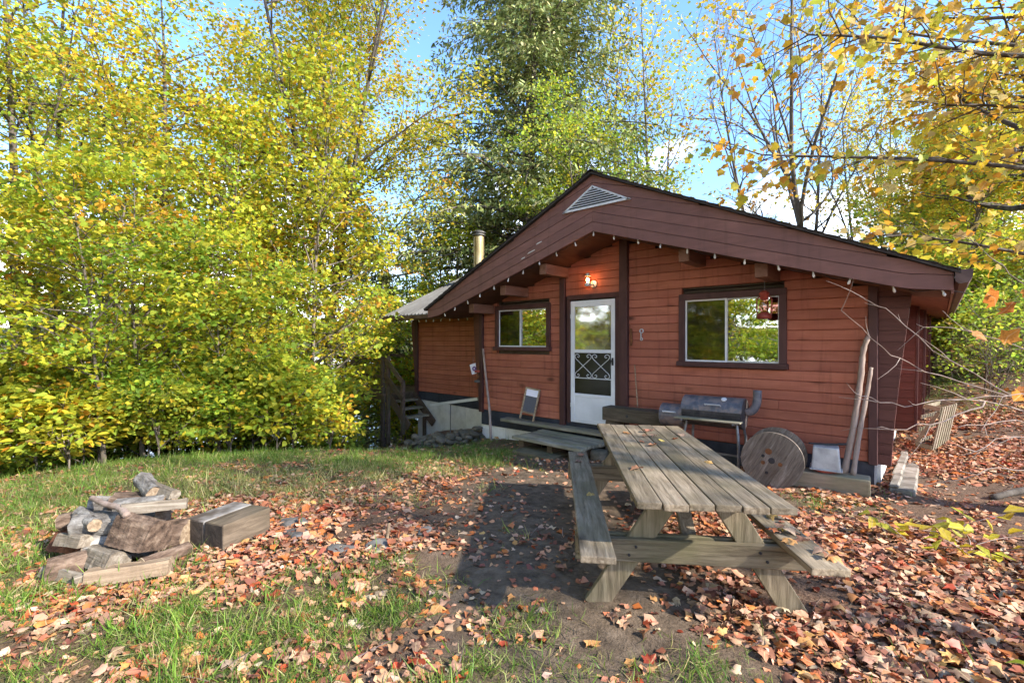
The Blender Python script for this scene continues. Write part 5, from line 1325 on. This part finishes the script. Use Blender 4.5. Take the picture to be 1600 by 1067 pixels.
um = leaf_mesh('undergrowth', np.stack([xu, yu, hgt(xu, yu) + rng.random(n) ** 1.3 * (.25 + .75 * vn(xu, yu, .9, 12))], 1), unit(np.array([0, 0, .8]) + rng.normal(size=(n, 3)) * .5), np.clip(rng.normal(.11, .03, n), .05, .2), pal(rng, n, [GR, (.13, .19, .03), LG, YE, (.30, .16, .06)], [4, 3, 2.5, 1, .8], .2), OVAL, OVAL_T, M['leaf'], rng)
o = link('undergrowth', um); tag(o, kind='stuff', label='low shaded undergrowth under the saplings beyond the lawn', cat='undergrowth')
# big trees left
S('mapleA', -5.4, 13.4, 'tall yellow green maple with many upright limbs left of the cabin', 1.0, .6)
S('mapleB', -8.3, 11.6, 'orange and yellow maple in the middle of the left woods', 1.0, 2.0)
S('mapleC', -11.6, 11.5, 'big yellow green maple at the far left', 1.0, 1.1)
S('mapleA', -14.8, 19, 'tall yellow maple far back on the left', 1.0, 2.7)
S('sparse', -9.5, 18.5, 'thin half bare tree rising over the left woods', 1.1, 1.2)
S('sparse', -12.6, 13.0, 'thin dark trunked tree at the top left corner', 1.1, 5.2)
S('hemB', -10.2, 19, 'dark hemlock far back behind the left maples', 1.1)
S('hemB', -6.2, 20, 'dark hemlock seen between the yellow maple and the cabin', 1.0)
S('hemB', -4.6, 17.5, 'dark hemlock between the yellow maple and the stove flue', .62)
S('hemB', -16.5, 17, 'dark hemlock at the far left behind the saplings', 1.0)
S('mapleC', -2.6, 20.5, 'sparse yellow green maple behind the wing roof', .8, 2.4)
# behind the cabin
S('beech', -2.6, 18.5, 'yellow green beech behind the stove flue', .80, 2.2)
S('mapleC', -4.6, 21.5, 'yellow green maple far behind the wing roof', .62, 5.0)
S('hemB', -1.2, 21.0, 'hemlock low behind the wing roof and the stove flue', .85)
S('hemA', .75, 19.5, 'tall grey green hemlock behind the cabin ridge', 1.0)
S('beech', 2.4, 16.0, 'spreading yellow green beech behind the cabin ridge', .88, 1.0)
S('sparse', 5.6, 18.5, 'thin tree with yellow top right of the hemlock', .98, 2.0)
S('bareB', 4.9, 20, 'thin nearly bare tree right of the beech', 1.15, .7)
S('mapleB', 9.2, 23, 'small orange maple above the right roof slope', .62, 1.2)
S('bare', 11.0, 18.8, 'big nearly bare forked tree above the right roof slope', .98, 2.45)
S('bareB', 10.2, 19.5, 'slender bare tree leaning left by the big bare tree', 1.0, 2.0, (R(-6), R(-8)))
S('bareB', 12.6, 20.5, 'upright bare tree just right of the big bare tree', 1.05, 4.0)
S('bareB', 15.3, 21, 'thin bare tree with a few yellow leaves over the eave', .85, 1.4)
S('sparse', 17.2, 21.5, 'thin dark trunk with sparse yellow leaves at right', .75, 3.2)
S('bareB', 19.2, 24, 'distant thin bare tree at right', .95, .3)
# right side
S('gold', 10.9, 10.0, 'golden layered maple at the right edge of the yard', 1.0, 2.7)
S('sapC', 11.0, 11.8, 'golden sapling on the bank beside the gutter corner', .8, 1.1)
S('sapA', 12.6, 12.9, 'yellow green sapling on the right bank', .95, 2.1)
S('sapB', 10.3, 12.4, 'green sapling right behind the gutter', .95, .4)
S('sapA', 14.8, 14.6, 'yellow green sapling high on the right bank', 1.1, 4.1)
S('gold', 13.2, 13.6, 'lower golden maple behind the gutter corner', .62, .9)
S('gold', 17.5, 17.0, 'golden maple far back at the right', .8, 4.4)
S('hemB', 16.2, 18.0, 'dark young hemlock among the golden maples', .72)
S('hemB', 19.5, 20.5, 'dark hemlock at the right picture edge', .9)
S('mapleC', 14.6, 17.5, 'pale green maple on the right bank', .5, 2.2)
S('mapleC', 20.0, 24, 'yellow green maple on the top of the bank', .7, 5.0)
S('mapleB', 23.5, 25, 'orange maple on the top of the bank', .75, .5)
S('mapleC', 25.5, 22.5, 'broad yellow green maple at the top right of the bank', .8, .5)
S('beech', 12.2, 25, 'yellow green beech far behind the right roof slope', .62, 3.0)
for i, (X, Z, k, s, lab) in enumerate([(10.2, 11.2, 'bushA', 1.15, 'green bush on the bank right of the gutter'), (11.4, 12.5, 'bushA', 1.5, 'large green bush on the right bank'), (9.9, 12.6, 'bushA', 1.4, 'green bush behind the gutter downspout'), (12.6, 12.2, 'bushB', 1.5, 'yellow bush on the right bank'),
    (9.45, 10.2, 'bushA', 1.0, 'green bush close behind the gutter downspout'), (10.15, 10.5, 'bushB', 1.1, 'yellow bush beside the mossy log'), (11.1, 10.6, 'bushA', 1.1, 'green bush behind the mossy log at the right edge'), (12.3, 11.4, 'bushA', 1.2, 'green bush by the mossy log end'), (13.6, 14.2, 'bushA', 1.9, 'tall green bush high on the right bank'), (11.6, 14.8, 'bushB', 1.8, 'yellow green bush high behind the downspout'), (14.8, 13.0, 'bushA', 1.5, 'green bush at the right picture edge'), (10.4, 9.6, 'bushA', .5, 'small green bush on the leafy path edge'), (15.9, 16.2, 'bushA', 2.2, 'big green bush under the dark hemlock')]):
    S(k, X, Z, lab, s)
for X, Z, s_, lab in [(8.1, 8.0, 0.75, 'twiggy shrub nearest the gutter downspout'), (8.9, 8.9, 0.9, 'twiggy shrub on the bank foot behind the crate'), (9.6, 8.6, 0.8, 'twiggy shrub at the right edge of the leafy path'), (9.9, 9.6, 1.0, 'twiggy shrub with green leaves high on the leafy path'), (10.9, 9.7, 1.0, 'twiggy shrub at the right picture edge'), (9.2, 11.0, 1.1, 'twiggy shrub under the gutter end'), (10.3, 11.9, 1.2, 'twiggy shrub in the middle of the right bank'), (12.0, 11.0, 1.2, 'twiggy shrub right of the middle of the bank'), (11.3, 13.4, 1.4, 'twiggy shrub upper middle on the right bank'), (13.4, 12.4, 1.3, 'twiggy shrub upper right on the bank'), (12.6, 14.8, 1.5, 'twiggy shrub at the top of the right bank')]: S('brush', X, Z, lab, s_)
# woods that stand to the left of and behind the viewer (they show in the window panes)
for i, (k, X, Z, s) in enumerate([('mapleC', -10.5, 3.5, .9), ('mapleB', -11.5, -.5, 1.0), ('sapC', -8.2, 1.8, 1.0), ('mapleA', -14, 6.5, .9), ('mapleC', -8.5, -5.5, .9), ('sapC', -6.8, -2.6, 1.0), ('mapleB', -4.5, -9, 1.1)]):
    S(k, X, Z, ['yellow green maple standing left of the yard', 'orange maple standing left of the yard', 'golden sapling left of the yard', 'tall yellow maple left of the yard', 'yellow green maple behind the yard', 'golden sapling behind the yard', 'orange maple behind the yard'][i], s)

S('mapleC', 1.5, -14.0, 'yellow green maple well behind the viewer', .9)
S('mapleA', -4.5, -15.0, 'tall yellow maple well behind the viewer', .85)
S('sapC', -9.3, 3.9, 'golden sapling out of the frame on the left', 1.2)
S('mapleB', -12.3, 5.0, 'orange maple just out of the frame on the left', 1.1)
for i, (k, X, Z, s) in enumerate([('sapB', -7.0, .6, 1.0), ('sapB', -8.6, -1.0, 1.1), ('sapA', -9.6, 1.2, 1.0), ('bushB', -6.2, 1.6, 1.0), ('bushA', -6.0, -.4, 1.2), ('mapleC', -13.5, -3.5, .8), ('mapleB', -12.0, 3.0, .9)]):
    S(k, X, Z, ['green sapling beside the yard out on the left', 'second green sapling beside the yard out on the left', 'yellow green sapling out on the left', 'yellow bush out on the left', 'green bush out on the left', 'big yellow green maple far out on the left', 'orange maple far out on the left'][i], s)

for (k, X, Z, s_, lab) in (('sparse', 8.2, -1.0, .8, 'thin tree standing out to the right of the yard'),):
    S(k, X, Z, lab, s_)

# ------------------------------------------------------------------ near maple whose limbs hang over the yard from the right
def V3(X, Z, z): return Vector((*W(X, Z), z))
om = empty('overhanging_maple', V3(6.6, 3.5, 0), label='big golden leaved maple limbs hanging into the top right corner', cat='tree')
om.location.z = H(om.location.x, om.location.y) - .05
rng = np.random.default_rng(77); mb = MB(); tips = []
O = om.location.copy()
mb.tube([Vector((.12*math.sin(i*1.2), .1*math.cos(i), 9.5*i/8)) for i in range(9)], [.17*(1.2 - .13*i) for i in range(9)], 9)
limbs = [[(6.6,3.5,1.9),(5.4,4.1,2.7),(4.3,4.6,3.1),(3.5,5.0,3.3),(2.75,5.2,3.4)], [(6.6,3.5,2.6),(5.2,3.9,3.6),(4.2,4.2,3.9),(3.4,4.3,4.1),(2.75,4.4,4.2)], [(6.6,3.5,3.6),(5.2,2.6,4.3),(4.0,2.2,4.8),(3.0,2.2,5.1)],
         [(6.6,3.5,1.6),(5.6,4.6,2.1),(4.9,5.2,2.45),(4.4,5.5,2.6)], [(6.6,3.5,3.2),(5.6,4.8,4.3),(4.9,5.4,4.8),(4.1,5.6,5.1)], [(6.6,3.5,4.4),(6.0,1.6,5.4),(5.5,.4,5.9)], [(6.6,3.5,4.0),(5.0,3.4,4.6),(3.9,3.4,4.75)], [(6.6,3.5,5.5),(7.6,1.5,6.4),(8.2,0,6.9)], [(6.6,3.5,5.0),(8.2,4.2,6.0),(9.2,4.6,6.4)], [(6.6,3.5,2.2),(5.7,4.1,3.0),(4.9,4.4,3.5),(4.2,4.6,3.65)]]
for k, Lm in enumerate(limbs):
    P = sm([V3(*q) - O for q in Lm], 4); n = len(P)
    mb.tube(P, [.026*(1 - .85*i/n) + .003 for i in range(n)], 6)
    for i in range(4, n):
        for w in range(2 if k in (0, 1, 3, 4, 9) else 1):
            d = np.array((P[i] - P[i-1]).normalized()); sd = unit(np.cross(d, [0, 0, 1])) * (1 if (i + w) % 2 else -1)
            v = d * .7 + sd * rng.uniform(.4, .9) + np.array([0, 0, rng.normal()*.25 - .05])
            Q = curve_pts(np.array(P[i]), unit(v), rng.uniform(.35, .85), 4, rng, .15, -.02)
            mb.tube(Q, [.008, .007, .005, .004, .003], 4, cap=False)
            for q in (1, 2, 3, 4): tips.append((Q[q], Q[q] - Q[q-1], k))
mb.build('trunk', M['bark_tree'], om, smooth=True)
tip_c = np.array([t[0] for t in tips]); tip_d = unit(np.array([t[1] for t in tips]))
n = 1500; idx = rng.integers(0, len(tips), n); off = rng.normal(size=(n, 3)) * np.array([.13, .13, .10])
pos = tip_c[idx] + off; nrm = unit(np.array([0, 0, .7]) + rng.normal(size=(n, 3)) * .6); tipv = unit(tip_d[idx] * .7 + off * 3 + rng.normal(size=(n, 3)) * .4 + np.array([0, 0, -.6]))
OC = [(.74, .52, .04), (.70, .58, .06), (.70, .36, .04), (.52, .54, .06), (.62, .46, .16)]
col = pal(rng, n, OC, [4, 3, 3, 1.6, 1], .15); size = np.clip(rng.normal(.090, .02, n), .05, .14)
wx_ = pos[:, 0] + O.x; wy_ = pos[:, 1] + O.y; wz_ = pos[:, 2] + O.z
Xc, Zc = yard(wx_, wy_); inv = (Zc > .5) & (np.abs(Xc / np.maximum(Zc, .1)) < 1.09) & (np.abs((wz_ - CAMZ) / np.maximum(Zc, .1)) < .73)
order = np.argsort(np.where(inv, Zc / size, 1e9)); near = order[:300]; rest = order[300:]
def single(name, pos, nrm, tip, size, col, parent, mat, shape=MAPLE, tris=MAPLE_T, curl=.25, rngs=rng, var=4, meshes=None):
    """leaves as objects of their own that share a few meshes"""
    t = unit(tip); b = unit(np.cross(nrm, t)); nn = unit(np.cross(t, b))
    for i in range(len(pos)):
        o = bpy.data.objects.new(name, meshes[i % len(meshes)]); COL.objects.link(o); o.parent = parent
        mt = Matrix(((b[i][0], t[i][0], nn[i][0]), (b[i][1], t[i][1], nn[i][1]), (b[i][2], t[i][2], nn[i][2]))).to_4x4() @ Matrix.Scale(float(size[i]), 4)
        mt.translation = Vector(pos[i]); o.matrix_local = mt
def leaf_set(cols, mat, curl, k=3, shape=MAPLE, tris=MAPLE_T, fold=.15, crumple=.05):
    out = []
    for c in cols:
        for j in range(k):
            r_ = np.random.default_rng(hash((round(c[0]*1e4), j)) % 99991)
            out.append(leaf_mesh('leaf', np.zeros((1, 3)), np.array([[0, 0, 1.]]), np.ones(1), np.array([c]), shape, tris, M[mat], r_, curl=curl, tip=np.array([[0, 1., 0]]), fold=fold, crumple=crumple))
    r2 = random.Random(5); r2.shuffle(out); return out
M['leaf1'] = leaf_mat('near_leaf', .5, .5, vary=.2, hue=.012, veins=True)
M['litter1'] = leaf_mat('fallen_leaf', .12, .7, vary=.28, hue=.012, veins=True)
single('leaf', pos[near], nrm[near], tipv[near], size[near], None, om, 'leaf', meshes=leaf_set(OC, 'leaf1', .3, 3))
o = link('foliage', leaf_mesh('foliage', pos[rest], nrm[rest], size[rest], col[rest], MAPLE, MAPLE_T, M['leaf'], rng, tip=tipv[rest]), om); tag(o, kind='stuff')

# shrub with bare twigs and a few orange leaves, close by on the right
bt = empty('bare_twig_shrub', G(4.75, 3.35), label='nearly bare shrub with pale twigs and a few orange leaves at right', cat='shrub'); O = bt.location.copy()
mb = MB(); lt_ = []
TW = [[(4.75,3.35,-.2),(4.3,3.5,.6),(3.5,3.5,.92),(2.85,3.45,.90),(2.5,3.42,.97)], [(4.75,3.35,-.2),(4.2,3.6,.75),(3.4,3.75,1.08),(3.0,3.75,1.25),(2.55,3.65,1.60)], [(4.8,3.3,-.2),(4.2,3.3,.5),(3.5,3.2,.72),(2.95,3.1,.62)],
      [(4.8,3.35,-.2),(4.35,3.6,1.0),(3.8,3.8,1.4),(3.35,3.95,1.5)], [(4.8,3.4,-.2),(4.3,3.4,.85),(3.6,3.35,.98),(3.0,3.3,.96)], [(4.8,3.35,-.2),(4.5,3.6,1.2),(4.2,3.8,1.7),(4.0,3.9,2.0)], [(4.3,3.5,.6),(3.7,3.4,.78),(3.1,3.3,.77)], [(4.2,3.6,.75),(3.6,3.9,1.2),(3.3,4.2,1.65),(3.15,4.3,1.75)], [(3.5,3.5,.92),(3.1,3.5,.75),(2.7,3.55,.72)], [(4.2,3.3,.5),(3.6,3.4,.45),(3.2,3.4,.42)]]
rng = np.random.default_rng(5)
for k, T in enumerate(TW):
    P = sm([V3(*q) - O for q in T], 5); n = len(P)
    P = [p + Vector(rng.normal(size=3) * .008) for p in P]
    mb.tube(P, [.0055*(1 - .8*i/n) + .0010 for i in range(n)], 5)
    for i in range(5, n, 3):
        d = np.array((P[i] - P[i-1]).normalized()); v = unit(d + unit(rng.normal(size=3)) * .7)
        Q = curve_pts(np.array(P[i]), v, rng.uniform(.12, .4), 3, rng, .15); mb.tube(Q, [.004, .003, .002, .0012], 4, cap=False)
mb.build('stems', M['branchwood'], bt, smooth=True)
for q in [(3.75,3.55,1.65),(3.85,3.5,1.55),(3.62,3.6,1.72),(3.72,3.6,1.35),(3.9,3.5,1.30),(3.85,3.55,1.00),(3.7,3.45,.98),(3.95,3.6,.85),(3.55,3.65,1.42),(3.8,3.5,1.84),(3.9,3.55,2.0)]: lt_.append(np.array(V3(*q) - O))
P_ = np.array(lt_); n = len(P_)
single('leaf', P_, unit(np.array([0, 0, .4]) + rng.normal(size=(n, 3))*.6), unit(rng.normal(size=(n, 3)) + np.array([0, 0, -.8])), np.clip(rng.normal(.12, .02, n), .07, .16), None, bt, 'leaf', meshes=leaf_set([(.62, .25, .05), (.60, .33, .14), (.50, .20, .05)], 'leaf1', .6, 3))

# yellow leaved low plant at the right edge
yp = empty('yellow_leaved_plant', G(3.55, 3.55), label='low plant with broad yellow leaves at the right edge', cat='plant'); O = yp.location.copy()
mb = MB(); P_ = []
for i in range(11):
    a = rng.uniform(0, 6.28); d = np.array([math.cos(a)*.8, math.sin(a)*.8, .55]); s0 = np.array([rng.normal()*.22, rng.normal()*.22, -.02])
    Q = curve_pts(s0, unit(d), rng.uniform(.3, .6), 5, rng, .12, -.08); mb.tube(Q, [.006, .005, .004, .003, .003, .002], 4)
    for q in (2, 3, 4, 5):
        P_.append(Q[q] + rng.normal(size=3)*.03)
        if q > 2: P_.append(Q[q] + rng.normal(size=3)*.05)
mb.build('stems', M['branchwood'], yp)
P_ = np.array(P_); n = len(P_)
single('leaf', P_, unit(np.array([.3, -.3, .9]) + rng.normal(size=(n, 3))*.35), unit(rng.normal(size=(n, 3)) * np.array([1, 1, .3])), np.clip(rng.normal(.115, .025, n), .06, .16), None, yp, 'leaf', shape=OVAL, tris=OVAL_T, meshes=leaf_set([(.66, .56, .05), (.60, .48, .04), (.50, .52, .06)], 'leaf1', .25, 3, OVAL, OVAL_T))
sd_ = empty('seedling', G(2.33, 2.12), label='small seedling with large yellow green leaves in the bottom right corner', cat='plant')
mb = MB(); mb.tube([(0, 0, -.02), (.01, 0, .09), (.03, 0, .16)], .004, 5); mb.tube([(.0, 0, .08), (.04, .05, .15)], .003, 4); mb.build('stem', M['branchwood'], sd_)
single('leaf', np.array([[.03, 0, .16], [.04, .05, .15], [0, 0, .12]]), np.array([[0, -.4, .9], [.3, 0, .9], [-.2, 0, .9]]), np.array([[.3, -1, -.2], [1., .3, 0], [-1, .2, -.2]]), np.array([.14, .12, .10]), None, sd_, 'leaf', meshes=leaf_set([(.42, .50, .05)], 'leaf1', .2, 3, OVAL, OVAL_T))

# ------------------------------------------------------------------ fallen leaves and grass
LC = [lin(*c) for c in ((200,156,126),(190,136,104),(174,116,84),(144,96,74),(206,172,140),(200,122,68),(212,158,98),(124,80,64),(172,80,50),(206,182,154),(154,124,100))]
LW = [3.2, 3.0, 2.6, 1.8, 2.6, 1.4, 1.2, 1.2, .4, 1.1, 1.6]
rng = np.random.default_rng(101)
def scatter(n, z0, z1, half=1.16, zpow=1.0):
    Z = (z0 ** (1 + zpow) + rng.random(n) * (z1 ** (1 + zpow) - z0 ** (1 + zpow))) ** (1 / (1 + zpow)); X = (rng.random(n) * 2 - 1) * half * Z
    x, y = W(X, Z); return x, y, X, Z
def outside_house(x, y): return ~(((x > -2.25) & (x < 4.15) & (y > -.0)) | ((x > -6.1) & (x < -2.1) & (y > 1.25)) | ((x > -1.5) & (x < 1.0) & (y > -1.0)) & (rng.random(len(x)) < .9))
def tilt_n(n, a): return unit(np.array([0, 0, 1.]) + rng.normal(size=(n, 3)) * a)
x, y, X, Z = scatter(165000, 1.2, 8.5, 1.75)
keep = (rng.random(len(x)) < leaf_mask(x, y)) & outside_house(x, y); x, y, X, Z = x[keep], y[keep], X[keep], Z[keep]
n = len(x); z = hgt(x, y) + .006 + .028 * rng.random(n) * np.clip(leaf_mask(x, y), 0, 1)
pos = np.stack([x, y, z], 1); size = np.clip(rng.lognormal(math.log(.054), .36, n), .02, .098); nrm = tilt_n(n, .22); col = pal(rng, n, LC, LW, .18) * np.array([.90, .82, .80])
tipv = unit(rng.normal(size=(n, 3)) * np.array([1, 1, .12]))
px = 800 + 742 * X / Z; inview = (np.abs(X / Z) < 1.05) & (742 * (CAMZ - z) / Z < 520)
order = np.argsort(np.where(inview, Z / size, 1e9)); near, rest = order[:300], order[300:]
single('leaf', pos[near] + np.array([0, 0, .008]), nrm[near], tipv[near], size[near], None, ground, 'litter1', meshes=leaf_set([tuple(np.array(c) * .82) for c in LC], 'litter1', .5, 2, fold=.25, crumple=.11))
kind_ = rng.random(len(rest)); small = rest[kind_ > .62]; rest = rest[kind_ <= .62]
fa = leaf_mesh('fallen_leaves', pos[rest], nrm[rest], size[rest], col[rest], MAPLE6, MAPLE6_T, M['litter'], rng, curl=.45, tip=tipv[rest], fold=.22, crumple=.09)
o = link('fallen_leaves', fa); tag(o, kind='stuff', label='carpet of dry brown, pink and orange fallen maple leaves', cat='fallen leaves')
fb_ = leaf_mesh('fallen_leaves', pos[small], nrm[small], size[small] * .95, col[small] * np.array([.92, .86, .78]), OVAL, OVAL_T, M['litter'], rng, curl=.9, tip=tipv[small], fold=.5, crumple=.07, wid=1.25)
o = link('fallen_leaves', fb_); tag(o, kind='stuff', label='small curled brown leaves lying among the maple leaves', cat='fallen leaves')
x, y, X, Z = scatter(36000, 8.5, 22, 1.15, .6)
keep = (rng.random(len(x)) < np.maximum(leaf_mask(x, y), .45)) & outside_house(x, y); x, y = x[keep], y[keep]; n = len(x)
o2 = leaf_mesh('fallen_leaves', np.stack([x, y, hgt(x, y) + .01 + .02*rng.random(n)], 1), tilt_n(n, .3), rng.uniform(.07, .13, n), pal(rng, n, LC, LW, .16) * .82, KITE, KITE_T, M['litter'], rng, curl=.5)
o = link('fallen_leaves', o2); tag(o, kind='stuff', label='dry leaves scattered on the banks beyond the yard', cat='fallen leaves')

x, y, X, Z = scatter(7400, 1.3, 8, 1.6, .8)
keep = outside_house(x, y) & (rng.random(len(x)) < .25 + .7 * leaf_mask(x, y)); x, y = x[keep], y[keep]; n = len(x)
TWG = np.array([(-.5, 0), (.5, 0), (.4, .5), (-.2, .55), (.3, 1), (-.1, 1)], float)
tw = leaf_mesh('twigs', np.stack([x, y, hgt(x, y) + .012], 1), tilt_n(n, .3), np.clip(rng.lognormal(math.log(.10), .5, n), .03, .35), pal(rng, n, [(.10, .07, .05), (.22, .16, .12), (.05, .04, .03)], None, .2), TWG, [(0, 1, 2), (0, 2, 3), (3, 2, 4), (3, 4, 5)], M['litter'], rng, curl=.15, tip=unit(rng.normal(size=(n, 3)) * np.array([1, 1, .06])), wid=.045, fold=.3)
o = link('twigs', tw); tag(o, kind='stuff', label='small dry twigs scattered through the leaf litter', cat='twigs')
GB = np.array([(-.5, 0), (.5, 0), (.38, .5), (-.38, .5), (0, 1)], float); GB_T = [(0, 1, 2), (0, 2, 3), (3, 2, 4)]
x, y, X, Z = scatter(600000, 1.3, 13, 1.6, .8)
keep = (rng.random(len(x)) < grass_mask(x, y) * (.35 + .9*(vn(x, y, 6, 4) > .42))) & outside_house(x, y); x, y, Z = x[keep], y[keep], Z[keep]; n = len(x)
# each point is a small tuft
rep = 3; x = np.repeat(x, rep) + rng.normal(size=n*rep) * .022; y = np.repeat(y, rep) + rng.normal(size=n*rep) * .022; n = len(x)
z = hgt(x, y) - .004; hh = np.clip(rng.lognormal(math.log(.058), .42, n), .022, .19)
tipv = unit(np.stack([rng.normal(size=n) * .55, rng.normal(size=n) * .55, np.ones(n)], 1))
gcol = pal(rng, n, [(.10, .20, .025), (.15, .26, .035), (.22, .30, .05), (.42, .37, .16)], [4, 4, 2.5, 1.5], .2)
straw = np.clip(1.3*blob(*yard(x, y), -1.6, 5.3, 2.2, .9), 0, .75); sw_ = rng.random(n) < straw; gcol[sw_] = pal(rng, int(sw_.sum()), [(.46, .40, .18), (.40, .38, .14)], None, .15)
# thatch: short bent straw lying between the blades
nt_ = n // 2; it = rng.integers(0, n, nt_); xt = x[it] + rng.normal(size=nt_) * .05; yt = y[it] + rng.normal(size=nt_) * .05
x = np.concatenate([x, xt]); y = np.concatenate([y, yt]); z = np.concatenate([z, hgt(xt, yt) + .006]); hh = np.concatenate([hh, rng.uniform(.04, .11, nt_)])
tipv = np.concatenate([tipv, unit(np.stack([rng.normal(size=nt_), rng.normal(size=nt_), .22 * rng.random(nt_)], 1))])
gcol = np.concatenate([gcol, pal(rng, nt_, [(.30, .27, .10), (.20, .19, .06), (.38, .32, .16), (.14, .17, .04)], [3, 3, 2, 2], .2)]); n = len(x)
o = link('grass', leaf_mesh('grass', np.stack([x, y, z], 1), unit(rng.normal(size=(n, 3))), hh, gcol, GB, GB_T, M['blade'], rng, curl=.55, tip=tipv, wid=.048, fold=0)); tag(o, kind='stuff', label='patchy green grass growing through the leaves', cat='grass')

# leaves lying on the table, its bench and the block seat
TL = [tuple(np.array(c) * .9) for c in LC[:7]] + [(.60, .42, .12)]
tl = leaf_set(TL, 'litter1', .7, 1, fold=.3)
Mt = Matrix.Translation(pt.location) @ pt.rotation_euler.to_matrix().to_4x4()
def resting(p, s, a, k, label, group, mtx=Mt):
    o = link('fallen_leaf', tl[k % len(tl)]); o.matrix_world = mtx @ Matrix.Translation(p) @ Matrix.Rotation(a, 4, 'Z') @ Matrix.Rotation(random.uniform(-.25, .25), 4, 'X') @ Matrix.Scale(s, 4); tag(o, label, 'leaf', group)
for k, (xx, yy) in enumerate([(-.20, .72), (-.05, .55), (.02, .78), (.05, .62), (.06, .42), (-.13, .35), (.22, .50), (.30, .72), (.26, -.28), (-.28, -.55), (-.02, .20), (.1, .9)]): resting((xx, yy, HT + .016), random.uniform(.06, .105), random.uniform(0, 6.3), k, 'curled dry leaf lying on the picnic table top', 'leaves on the picnic table')
for k in range(16): resting((.565 + random.uniform(-.08, .08), random.uniform(-1.15, -.45), .463 + .016 + .004*k % .02), random.uniform(.06, .10), random.uniform(0, 6.3), k + 3, 'dry leaf lying on the right bench of the picnic table', 'leaves on the right bench')
for k, yy in enumerate((.95, .75, -.2)): resting((-.60, yy, .463 + .014), .08, k * 2., k + 2, 'dry leaf lying on the left bench of the picnic table', 'leaves on the left bench')
o = link('fallen_leaf', leaf_set([(.52, .17, .05)], 'litter1', .6, 1)[0]); o.location = bs.location + Vector((.06, -.12, .208)); o.scale = (.10,)*3; tag(o, 'orange dry leaf lying on the block seat', 'leaf')
